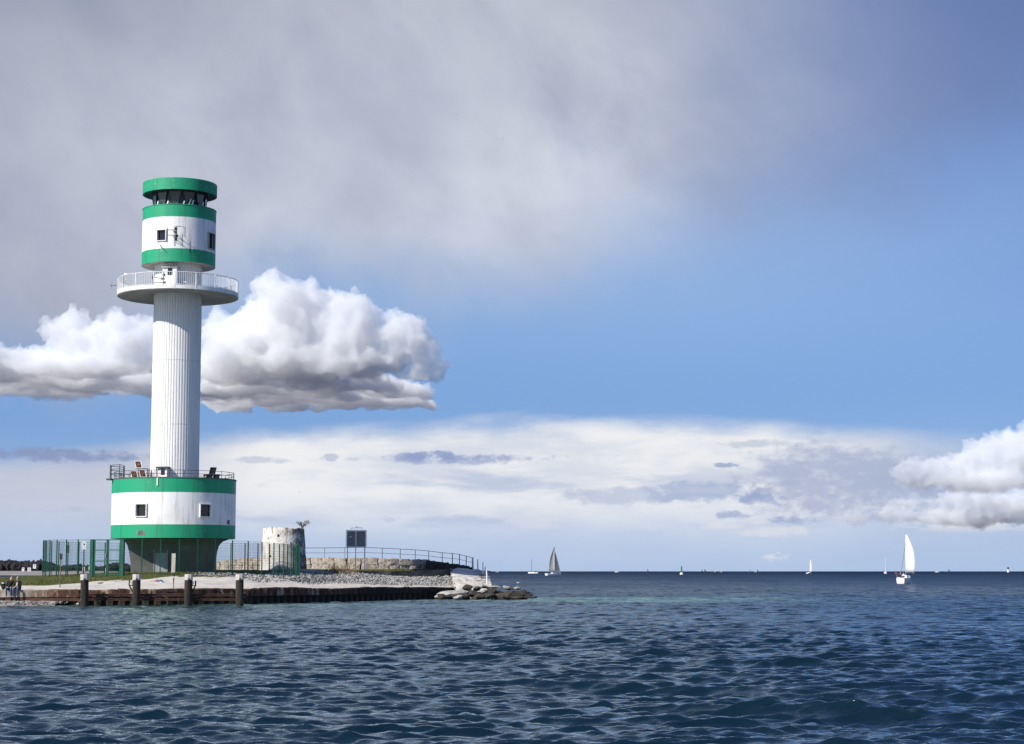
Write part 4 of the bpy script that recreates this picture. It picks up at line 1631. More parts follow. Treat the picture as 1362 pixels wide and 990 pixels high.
tag(scatter_stones('groyne_rubble', spots, 'boulder_dark', 2), kind='stuff')


# ------------------------------------------------------------------ dark retaining wall, stone parapet, white slope
def ribbon(path, bottoms, thick, name, mat, root, rough=0.0, seed=0, sub=1):
    """wall following pixel/depth points: path (px, py_top, D)"""
    o = Vector(root.location)
    rings = []
    pts = []
    for (a, b, ba, bb) in zip(path[:-1], path[1:], bottoms[:-1], bottoms[1:]):
        for k in range(sub):
            f = k / sub
            pts.append((tuple(a[i] + (b[i] - a[i]) * f for i in range(3)), ba + (bb - ba) * f))
    pts.append((path[-1], bottoms[-1]))
    r_ = random.Random(seed)
    for (g, zb) in pts:
        t = at(*g)
        j = lambda: r_.uniform(-rough, rough)
        rings.append([Vector((t.x + j(), t.y + j(), zb)) - o, Vector((t.x + j(), t.y + thick, zb)) - o, Vector((t.x + j(), t.y + thick, t.z + j())) - o, Vector((t.x + j(), t.y + j(), t.z + j())) - o])
    return MB().loft(rings).build(name, mat, root, fix=True)


t = thing('retaining_wall', 'low dark mossy concrete wall behind the riprap stones', 'wall', at(520, 770, 159.0))
ribbon([(200, 760.3, 158.0), (300, 758.8, 156.3), (350, 758.6, 155.6), (400, 758.8, 155.5), (440, 760.2, 156.6), (470, 760.2, 158), (520, 760.2, 159.6), (560, 759.0, 161.8), (602, 757.2, 164.6)], [1.4] * 9, 0.45, 'wall', 'dark_concrete', t, 0.02, 1, 4)
ribbon([(392, 757.6, 155.2), (428, 757.9, 155.8)], [2.0, 2.0], 0.3, 'kerb_stone', 'bleached_concrete', t, 0.02, 2, 3)

t = thing('parapet', 'rough pale stone parapet carrying the railing behind the turf', 'parapet', at(500, 757, 168.0))
PAR = [(284, 748.5, 174), (300, 745, 173), (345, 742.5, 171), (410, 742.5, 169), (470, 741.8, 168), (520, 743.0, 168.5), (560, 745.0, 170), (575, 747.0, 171)]
ps = [at(*g) for g in PAR]
pl = [0]
for a, b in zip(ps[:-1], ps[1:]):
    pl.append(pl[-1] + (b - a).length)


def par_at(s):
    for k in range(len(ps) - 1):
        if s <= pl[k + 1]:
            return ps[k].lerp(ps[k + 1], (s - pl[k]) / (pl[k + 1] - pl[k]))
    return ps[-1]


s = 0.0
k = 0
while s < pl[-1] - 0.1:
    L = min(rr.uniform(0.7, 1.25), pl[-1] - s)
    a, b = par_at(s), par_at(s + L)
    c = (a + b) / 2
    zt = c.z + rr.uniform(-0.06, 0.05)
    h = zt - 2.15
    for row in range(2):
        hh = h * (0.56 if row == 0 else 0.44)
        zc = 2.15 + (hh / 2 if row == 0 else h - hh / 2)
        vs, fs = rough_block(L * 1.03, 0.9, hh * 1.05, 900 + k * 2 + row, 0.07)
        bl = MB().add(vs, fs).build('wall_block', 'rough_stone', t)
        bl.location = Vector((c.x + rr.uniform(-.05, .05), c.y + 0.5 + rr.uniform(-.06, .06), zc)) - Vector(t.location)
        bl.rotation_euler = (0, R(rr.uniform(-2, 2)), math.atan2(b.y - a.y, b.x - a.x))
    s += L
    k += 1
core = ribbon([(g[0], g[1] + 1.2, g[2] + 0.45) for g in PAR], [1.9] * len(PAR), 0.5, 'core', 'dark_concrete', t)
# darker weathered head of the mole
t = thing('mole_head', 'dark weathered stone head of the mole under the railing posts', 'mole', at(598, 757, 170.5))
r0 = None
HEAD = [(568, 746.6, 169.6), (578, 747.2, 169.4), (590, 748.6, 169.4), (604, 750.4, 169.8), (618, 752.6, 170.8), (629, 755.4, 172.2)]
k = 0
for a, b in zip(HEAD[:-1], HEAD[1:]):
    for f in (0.0, 0.5):
        g = tuple(a[i] + (b[i] - a[i]) * (f + 0.25) for i in range(3))
        p = at(*g)
        zb = 1.75
        L = abs(b[0] - a[0]) * 170 / FPX * 0.5
        for row in range(2):
            hh = (p.z - zb) / 2
            vs, fs = rough_block(max(0.5, L * 1.12), 1.0, hh * 1.06, 1300 + k, 0.08)
            bl = MB().add(vs, fs).build('wall_block', 'boulder_dark' if row else 'boulder_brown', t)
            bl.location = Vector((p.x, p.y + 0.4, zb + hh * (row + 0.5))) - Vector(t.location)
            k += 1

# bleached concrete ramp running down to the rock tip


def ramp():
    t = thing('concrete_ramp', 'bleached rough concrete ramp sloping down to the rock tip', 'ramp', at(625, 783, 157))
    o = Vector(t.location)
    top = [(598, 757.6, 165.5), (606, 756.6, 166), (616, 756.6, 166.8), (627, 757.2, 167.6), (637, 758.4, 168.4), (644, 760.5, 169.0), (649, 763, 169.2)]
    bot = [(607, 783.5, 156.5), (613, 784, 156.0), (621, 784.5, 156.0), (632, 785, 156.0), (642, 785.2, 156.2), (650, 784.5, 156.6), (655, 783.0, 157.2)]
    n = 16
    rings = []
    for a, b in zip(top, bot):
        A, B = at(*a), at(*b)
        rings.append([A.lerp(B, f / n) + Vector((0, 0, 0.05 * math.sin(f * 1.9 + a[0]) * 0.6 + 0.10 * math.sin(math.pi * f / n))) - o for f in range(n + 1)])
    m = MB()
    m.loft(rings, caps=(False, False), closed=False)
    # sides and back down to below the water
    for ring in (rings[0], rings[-1]):
        m.loft([ring, [Vector((p.x, p.y, -1.0 - o.z)) for p in ring]], caps=(False, False), closed=False)
    m.loft([[r[-1] for r in rings], [Vector((r[-1].x, r[-1].y, -1.0 - o.z)) for r in rings]], caps=(False, False), closed=False)
    ob = m.build('slope', 'bleached_concrete', t, fix=True)
    sd = ob.modifiers.new('sub', 'SUBSURF'); sd.subdivision_type = 'SIMPLE'; sd.levels = sd.render_levels = 2
    tx = bpy.data.textures.new('crust', 'CLOUDS'); tx.noise_scale = 0.7; tx.noise_depth = 4
    dm = ob.modifiers.new('crust', 'DISPLACE'); dm.texture = tx; dm.strength = 0.35; dm.texture_coords = 'GLOBAL'
    # steps cut as thin ledges
    for k in range(9):
        f = 0.08 + k * 0.1
        A = at(*top[1]).lerp(at(*bot[1]), f); B = at(*top[5]).lerp(at(*bot[5]), f)
        vs, fs = rock(1.0, 1500 + k, ((B - A).length * 0.5, 0.25, 0.09), 2, 0.5)
        st = MB().add(vs, fs).build('ledge', 'bleached_concrete', t)
        st.location = (A + B) / 2 - o + Vector((0, 0, 0.03))
    return t


ramp()

# railing along the parapet and white stakes down the ramp
t = thing('railing', 'dark two rail railing along the top of the stone parapet', 'railing', at(520, 743, 168.8))
o = Vector(t.location)
RP = [(404, 742.5, 169.3), (431, 742.5, 168.9), (458, 742.2, 168.5), (484, 742.0, 168.4), (508, 742.8, 168.5), (532, 744, 169), (552, 745, 169.8), (570, 746.5, 170), (588, 748.8, 170), (601.5, 749.8, 170), (611, 751.0, 170.5), (620, 752.4, 171), (628, 754.2, 172)]
tops = []
for k, g in enumerate(RP):
    p = at(*g)
    hgt = 0.92 if k < 11 else 0.85
    tops.append(p - o + Vector((0, 0.35, hgt)))
    w = 0.075 if k >= 9 else 0.055
    MB().box(p - o + Vector((0, 0.35, hgt / 2 - 0.12)), (w, w, hgt + 0.24)).build('railing_post', 'dark_metal' if k >= 4 else 'grey_metal', t)
for (dz, rad) in ((0.0, 0.024), (-0.45, 0.018)):
    MB().tube([p + Vector((0, 0, dz)) for p in tops], rad, 5).build('rail', 'dark_metal', t)
for k, (px, pt, pb, D) in enumerate(((629.5, 742, 757, 171.5), (635.5, 745, 760, 170), (642.3, 748.5, 775, 164.5), (645.8, 755, 772, 165.5), (648.0, 758, 780, 160))):
    a, b = at(px, pb, D), at(px, pt, D)
    lab = ['white stake at the end of the dark railing', 'white stake second from the end of the dark railing', 'tallest white stake on the ramp, standing lower down',
           'thin white stake close to the tallest one on the ramp', 'lowest white stake at the right edge of the ramp'][k]
    st = thing('stake', lab, 'stake', a, 0, 'white stakes down the ramp')
    MB().tube([Vector((0, 0, -0.3)), Vector((rr.uniform(-.05, .05), 0, b.z - a.z))], [0.075, 0.05], 6).build('post', 'white_metal', st, 40)
    MB().lathe([(0.02, b.z - a.z + 0.001), (0.055, b.z - a.z + 0.005), (0.045, b.z - a.z + 0.06)], 6, caps=(True, True)).build('tip', 'white_metal', st)


# ------------------------------------------------------------------ green mesh fence round the lighthouse
FR = 10.0


def ring_px(th): return 681 + FPX * (TX + FR * math.sin(th)) / (TY - FR * math.cos(th))


def th_of(px, lo=-1.2, hi=1.2):
    for _ in range(50):
        m = (lo + hi) / 2
        if ring_px(m) < px: lo = m
        else: hi = m
    return (lo + hi) / 2


def fence_top(th): return 4.68 - 0.32 * max(0.0, math.sin(th)) ** 3


def build_fence():
    t = thing('mesh_fence', 'tall green wire mesh fence standing in a ring round the lighthouse', 'fence', (TX, TY, TZ))
    g0, g1 = th_of(167.5), th_of(124.5) + 2 * math.pi
    N = 44
    st = (g1 - g0) / N
    chord = 2 * FR * math.sin(st / 2)
    wm = MB()
    for k in range(13):
        z = -0.03 - k * 0.2
        for s in (-0.008, 0.008):
            wm.box((0, s, z), (chord - 0.05, 0.006, 0.007))
    n = int(chord / 0.05)
    for k in range(n):
        wm.box((-chord / 2 + chord * (k + 0.5) / n, 0.0, -1.21), (0.0036, 0.0036, 2.46))
    first = None
    for k in range(N + 1):
        th = g0 + st * k
        x, y = TX + FR * math.sin(th), TY - FR * math.cos(th)
        zg, zt = ground(x, y) - 0.15, fence_top(th)
        MB().box((x - TX, y - TY, (zg + zt) / 2 - TZ), (0.075, 0.055, zt - zg), Matrix.Rotation(th, 3, 'Z')).build('fence_post', 'fence_green', t)
        if k == N:
            break
        th2 = th + st / 2
        c = ring_pt(FR * math.cos(st / 2) + 0.04, th2, fence_top(th2) - TZ)
        if first is None:
            first = wm.build('mesh_panel', 'fence_green', t)
            first.location, first.rotation_euler = c, (0, 0, th2)
        else:
            put('mesh_panel', first, t, c, (0, 0, th2))
    # gate
    g = thing('fence_gate', 'green double leaf gate of the ring fence, left of the drum foot', 'gate', (TX + FR * math.sin((th_of(167.5) + th_of(124.5)) / 2), TY - FR * math.cos((th_of(167.5) + th_of(124.5)) / 2), TZ))
    o = Vector(g.location)
    A = Vector((TX + FR * math.sin(th_of(124.5)), TY - FR * math.cos(th_of(124.5)), 0))
    B = Vector((TX + FR * math.sin(th_of(167.0)), TY - FR * math.cos(th_of(167.0)), 0))
    d = (B - A).normalized()
    rot = Matrix.Rotation(math.atan2(d.y, d.x), 3, 'Z')
    L = (B - A).length
    zt = 4.66
    for (s, w) in ((0.03, 0.26), (L - 0.08, 0.24)):
        p = A + d * s
        zg = ground(p.x, p.y) - 0.2
        MB().box(Vector((p.x, p.y, (zg + zt) / 2)) - o, (w, 0.18, zt - zg), rot).build('gate_pillar', 'fence_green', g)
    for (a, b) in ((0.22, L * 0.50 - 0.02), (L * 0.50 + 0.02, L - 0.24)):
        lf = MB()
        mid = A + d * ((a + b) / 2)
        zb = ground(mid.x, mid.y) + 0.05
        for s in (a + 0.04, b - 0.04):
            p = A + d * s
            lf.box(Vector((p.x, p.y, (zb + zt) / 2)) - o, (0.085, 0.07, zt - zb), rot)
        for z in (zb + 0.04, zb + (zt - zb) * 0.40, zb + (zt - zb) * 0.70, zt - 0.04):
            lf.box(Vector((mid.x, mid.y, z)) - o, (b - a - 0.16, 0.066, 0.07), rot)
        fo = lf.build('gate_leaf', 'fence_green', g)
        ms = MB()
        for k in range(12):
            ms.box(Vector((mid.x, mid.y, zb + 0.15 + k * 0.2)) - o, (b - a - 0.17, 0.018, 0.011), rot)
        n = int((b - a) / 0.05)
        for k in range(n):
            p = A + d * (a + 0.1 + (b - a - 0.2) * k / (n - 1))
            ms.box(Vector((p.x, p.y, (zb + zt) / 2)) - o, (0.0036, 0.0036, zt - zb - 0.12), rot)
        ms.build('wire_mesh', 'fence_green', fo)
    p = A + d * (L * 0.5 - 0.12)
    MB().box(Vector((p.x, p.y - 0.06, 3.45)) - o, (0.07, 0.10, 0.26), rot).build('lock', 'grey_metal', g)


build_fence()


# ------------------------------------------------------------------ signs, board, stakes
def upright(px, py_top, py_base, D=None):
    b = on_ground(px, py_base) if D is None else Vector((wx(px, D), D, ground(wx(px, D), D)))
    return b, at(px, py_top, b.y).z - b.z


b, h = upright(114.3, 720, 766, 139.6)
t = thing('sign', 'white notice with a dark emblem on a dark post before the fence', 'sign', b)
MB().tube([(0, 0, -0.2), (0, 0, h)], 0.045, 8).build('post', 'dark_metal', t, 40)
pl_ = MB().box((0, -0.06, h - 0.32), (0.37, 0.025, 0.64)).build('plate', 'white_metal', t)
em = MB().lathe([(0.0005, 0.0), (0.055, 0.0), (0.055, 0.006), (0.0005, 0.006)], 12)
em.v = [(v[0] + 0.02, -0.0735 - v[2], v[1] + h - 0.24) for v in em.v]
em.build('emblem', 'black_plate', pl_, fix=True)
b, h = upright(93.5, 725.5, 735.5, 141.3)
t = thing('sign', 'small dark sign seen from behind on the left part of the fence', 'sign', (b.x, b.y - 0.0, b.z))
MB().box((0, -0.10, h - 0.29), (0.20, 0.03, 0.58)).build('plate', 'dark_metal', t)
MB().tube([(0, -0.07, -0.2), (0, -0.07, h - 0.02)], 0.03, 6).build('post', 'dark_metal', t, 40)
b = on_ground(79.5, 782.5)
h = at(80, 737, b.y).z - b.z
t = thing('sign', 'thin brown pole with a small dark box on top, in the sand at left', 'sign', b)
MB().tube([(0, 0, -0.2), (0.03, 0, h - 0.3)], 0.035, 6).build('post', 'twig', t, 40)
MB().box((0.035, -0.02, h - 0.18), (0.16, 0.09, 0.40)).build('box', 'black_plate', t)
b = on_ground(231, 782.5)
h = at(231, 764, b.y).z - b.z
t = thing('stake', 'thin brown stake in the sand behind the quay', 'stake', b)
MB().tube([(0, 0, -0.2), (-0.01, 0, h * 0.6), (0.01, 0, h)], [0.05, 0.045, 0.035], 6).build('post', 'tar_timber', t, 40)
MB().box((0.0, -0.05, h * 0.78), (0.10, 0.02, 0.07)).build('plate', 'cap_white', t)
p = at(223, 786.3, 127.3)
t = thing('plank', 'dark weathered plank lying over the edge of the quay wall', 'plank', p)
MB().box((0, 0, 0), (1.32, 0.42, 0.09), Matrix.Rotation(R(4), 3, 'Z') @ Matrix.Rotation(R(2), 3, 'Y')).box((0.2, 0.05, -0.08), (0.5, 0.2, 0.08)).build('board', 'tar_timber', t)
t = thing('info_board', 'grey two part notice board on white posts behind the turf', 'notice board', Vector((wx(474.5, 161), 161, ground(wx(474.5, 161), 161))))
o = Vector(t.location)
zb_, zt_ = at(474, 727.5, 161).z - o.z, at(474, 706.5, 161).z - o.z
for px in (463.2, 474.0, 486.2):
    MB().box((wx(px, 161) - o.x, 0.06, zt_ / 2 - 0.1), (0.075, 0.06, zt_ + 0.2)).build('post', 'white_metal', t)
for px in (461.3, 487.9):
    MB().box((wx(px, 161) - o.x, 0.02, (zb_ + zt_) / 2), (0.05, 0.09, zt_ - zb_ + 0.14)).build('frame_side', 'white_metal', t)
mottled('board_grey', G(0.15, 0.97, 1, 1.04), G(0.19, 0.97, 1, 1.04), 2.0, 0.5)
for (pa, pb) in ((462.2, 473.4), (474.8, 487.2)):
    pn = MB().box((wx((pa + pb) / 2, 161) - o.x, 0.0, (zb_ + zt_) / 2), ((pb - pa) * 161 / FPX, 0.04, zt_ - zb_)).build('panel', 'board_grey', t)
    MB().box((wx(pa + 5, 161) - o.x, -0.024, zt_ - 0.5 if pa < 470 else zb_ + 0.25), (0.16 if pa < 470 else 0.06, 0.008, 0.07)).build('sticker', 'white_metal', pn)
MB().box((0, 0.0, zb_ - 0.05), (1.78, 0.10, 0.07)).build('rail', 'white_metal', t)
MB().box((0, 0.0, zt_ + 0.05), (1.70, 0.10, 0.07)).build('rail', 'white_metal', t)
MB().tube([(-0.50, 0, zt_ + 0.05), (-0.42, 0, zt_ + 0.26), (0.48, 0, zt_ + 0.28), (0.56, 0, zt_ + 0.05)], 0.025, 5).box((0.02, 0, zt_ + 0.36), (0.14, 0.1, 0.07)).build('arch', 'white_metal', t)


# ------------------------------------------------------------------ towel and bag on the sand
def cloth_heap(name, px, py, w, hgt, mat, label, cat, seed, parts=()):
    b = on_ground(px, py)
    vs, fs = rock(1.0, seed, (w / 2, w * 0.42, hgt), 3, 0.7)
    vs = [(x, y, max(z, -0.05)) for x, y, z in vs]
    t = thing(name, label, cat, b)
    MB().add(vs, fs).build('cloth', mat, t, 60)
    for (dx, dz, ww, m2, nm) in parts:
        vs, fs = rock(1.0, seed + 7, (ww, ww * 0.7, ww * 0.5), 2, 0.6)
        MB().add([(x + dx, y - 0.15, z + dz) for x, y, z in vs], fs).build(nm, m2, t, 60)


mottled('red_cloth', (0.42, 0.035, 0.022, 1), (0.55, 0.10, 0.07, 1), 5.0, 0.9)
mottled('blue_cloth', (0.05, 0.13, 0.28, 1), (0.09, 0.20, 0.36, 1), 5.0, 0.9)
mottled('white_cloth', G(0.68), G(0.55, 0.97, 1, 1.05), 5.0, 0.9)
mottled('black_cloth', G(0.012), G(0.022), 6.0, 0.9)
mottled('denim', (0.035, 0.055, 0.105, 1), (0.055, 0.085, 0.150, 1), 5.0, 0.9)
mottled('beige_cloth', G(0.50, 1, 0.90, 0.82), G(0.40, 1, 0.9, 0.82), 5.0, 0.9)
mottled('skin', (0.52, 0.30, 0.21, 1), (0.46, 0.26, 0.18, 1), 8.0, 0.6)
mottled('fair_hair', (0.42, 0.33, 0.22, 1), (0.30, 0.23, 0.15, 1), 12.0, 0.7)
mottled('grey_hair', G(0.42), G(0.30), 12.0, 0.7)
mottled('sole', G(0.35, 1, 0.95, 0.9), G(0.2), 6.0, 0.8)
cloth_heap('towel', 206, 774.5, 0.85, 0.17, 'red_cloth', 'crumpled red towel lying on the sand before the turf', 'towel', 61, [(0.22, 0.12, 0.15, 'blue_cloth', 'garment')])
cloth_heap('bag', 216.8, 775.6, 0.55, 0.16, 'white_cloth', 'white and blue bag beside the red towel on the sand', 'bag', 64, [(-0.12, 0.18, 0.16, 'blue_cloth', 'flap'), (0.02, 0.10, 0.08, 'black_cloth', 'pocket')])


# ------------------------------------------------------------------ people sitting on the quay
def skin_mesh(name, verts, edges, radii, mat, parent, root=0, levels=2):
    me = bpy.data.meshes.new(name)
    me.from_pydata([tuple(v) for v in verts], edges, [])
    o = bpy.data.objects.new(name, me)
    col.objects.link(o)
    sk = o.modifiers.new('skin', 'SKIN')
    sk.use_smooth_shade = True
    for i, r in enumerate(radii):
        sv = me.skin_vertices[0].data[i]
        sv.radius = (r, r) if not isinstance(r, tuple) else r
        sv.use_root = (i == root)
    sb = o.modifiers.new('sub', 'SUBSURF')
    sb.levels = sb.render_levels = levels
    dg = bpy.context.evaluated_depsgraph_get()
    me2 = bpy.data.meshes.new_from_object(o.evaluated_get(dg))
    o.modifiers.clear()
    o.data = me2
    me2.materials.clear()
    me2.materials.append(MATS[mat])
    me2.polygons.foreach_set('use_smooth', np.ones(len(me2.polygons), dtype=bool))
    bpy.data.meshes.remove(me)
    o.parent = parent
    return o


def sitting_person(label, loc, rz, top, jacket, trousers, hair, lean=0.0, foot_z=-0.46, turn=0.0, spread=0.0, group=None):
    t = thing('person', label, 'person', loc, rz, group)
    V, E, Rr = [], [], []

    def add(p, r, par=None):
        V.append(Vector(p)); Rr.append(r)
        if par is not None: E.append((par, len(V) - 1))
        return len(V) - 1
    ln = lambda z: lean * max(0, z) * 0.5
    pel = add((0, 0, 0.10), (0.15, 0.12))
    spn = add((ln(.33), -0.02, 0.33), (0.145, 0.105), pel)
    che = add((ln(.50), -0.01, 0.50), (0.165, 0.11), spn)
    nk = add((ln(.62), -0.02, 0.615), 0.055, che)
    hd0 = add((ln(.68) + turn * .01, -0.04, 0.675), (0.062, 0.078), nk)
    hd1 = add((ln(.75) + turn * .015, -0.05, 0.755), (0.074, 0.090), hd0)
    hd2 = add((ln(.83), -0.04, 0.825), (0.058, 0.070), hd1)
    add((V[hd1].x + turn * 0.07, -0.155, 0.735), 0.014, hd1)        # nose
    for s in (-1, 1):
        add((V[hd1].x + s * 0.088, -0.04, 0.745), 0.018, hd1)       # ears
    arms = []
    for s in (-1, 1):
        sh = add((V[che].x + s * 0.185, -0.01, 0.515), 0.062, che)
        el = add((V[che].x + s * (0.255 + spread * .05), -0.10, 0.27), 0.046, sh)
        wr = add((s * 0.13 + lean * .1, -0.33, 0.175), 0.032, el)
        pm = add((s * 0.10 + lean * .1, -0.40, 0.160), (0.040, 0.022), wr)
        arms.append((sh, el, wr))
        for k, fx in enumerate((-0.032, -0.011, 0.011, 0.032)):
            f1 = add((V[pm].x + fx, -0.445 - 0.006 * (k in (1, 2)), 0.150), 0.0095, pm)
            add((V[pm].x + fx * 1.1, -0.475 - 0.008 * (k in (1, 2)), 0.128), 0.0085, f1)
        f1 = add((V[pm].x - s * 0.050, -0.405, 0.150), 0.011, pm)
        add((V[pm].x - s * 0.058, -0.435, 0.138), 0.009, f1)
    legs = []
    for s in (-1, 1):
        hp = add((s * 0.095, -0.03, 0.085), 0.088, pel)
        kn = add((s * (0.13 + spread * 0.07), -0.44, 0.105), 0.062, hp)
        an = add((s * (0.125 + spread * 0.05), -0.43 - 0.03 * s, foot_z + 0.09), 0.040, kn)
        to = add((s * (0.14 + spread * 0.05), -0.60, foot_z + 0.05), (0.042, 0.030), an)
        legs.append((hp, kn, an, to))
    skin_mesh('body', V, E, Rr, 'skin', t)

    def sub(name, chain, rad, mat, root=0):
        vs, es, rs = [], [], []
        idx = {}
        for (a, b) in chain:
            for i in (a, b):
                if i not in idx:
                    idx[i] = len(vs); vs.append(V[i]); rs.append(rad[i])
            es.append((idx[a], idx[b]))
        return skin_mesh(name, vs, es, rs, mat, t, root)
    rad = {pel: (0.175, 0.145), spn: (0.17, 0.13), che: (0.19, 0.135), nk: 0.075}
    ch = [(pel, spn), (spn, che), (che, nk)]
    for (sh, el, wr) in arms:
        rad.update({sh: 0.082, el: 0.064, wr: 0.048})
        ch += [(che, sh), (sh, el), (el, wr)]
    sub('jacket', ch, rad, jacket)
    rad = {pel: (0.165, 0.132)}
    ch = []
    for (hp, kn, an, to) in legs:
        rad.update({hp: 0.104, kn: 0.078, an: 0.058})
        ch += [(pel, hp), (hp, kn), (kn, an)]
    sub('trousers', ch, rad, trousers)
    for (hp, kn, an, to) in legs:
        rad = {an: 0.056, to: (0.052, 0.040)}
        sub('shoe', [(an, to)], rad, 'sole')
    if top:                                                        # open jacket: shirt front
        MB().add(*rock(1.0, 5, (0.115, 0.09, 0.21), 2, 0.1)).build('shirt', top, t, 60).location = V[spn] + Vector((0, -0.075, 0.06))
    h = V[hd1] + Vector((0, 0.028, 0.035))
    vs, fs = rock(1.0, 77, (0.098, 0.108, 0.105), 3, 0.25)
    MB().add(vs, fs).build('hair', hair, t, 60).location = h
    # eyes and mouth
    ey = MB()
    for s in (-1, 1):
        ey.box((V[hd1].x + s * 0.030, -0.138, 0.760), (0.020, 0.012, 0.010))
    ey.box((V[hd1].x, -0.132, 0.700), (0.040, 0.012, 0.008))
    ey.build('eyes', 'black_cloth', t)
    return t


seat_y = 126.05
zs = lambda px: ground(wx(px, 126.2), 126.5) + 0.03
sitting_person('person in dark jacket and jeans sitting on the quay edge, left of two', (wx(16.8, seat_y), seat_y, zs(18) - 0.02), R(10), None, 'black_cloth', 'denim', 'fair_hair', 0.32, -0.52, 0.6, 0.3, 'people sitting on the quay')
sitting_person('person with pale top under open dark jacket sitting on the quay, right of two', (wx(28.2, seat_y), seat_y, zs(27) - 0.02), R(-6), 'beige_cloth', 'black_cloth', 'denim', 'grey_hair', -0.05, -0.52, -0.6, 0.2, 'people sitting on the quay')
t = thing('backpack', 'black backpack with pale patches standing on the quay beside the sitting pair', 'backpack', (wx(9.0, 126.4), 126.4, zs(11)))
vs, fs = rock(1.0, 70, (0.17, 0.13, 0.28), 3, 0.25)
MB().add([(x, y, z + 0.24) for x, y, z in vs], fs).build('sack', 'black_cloth', t, 60)
MB().box((-0.02, -0.13, 0.42), (0.14, 0.05, 0.08)).build('patch', 'white_cloth', t)
MB().box((0.02, -0.14, 0.17), (0.20, 0.08, 0.16)).build('pocket', 'black_cloth', t)


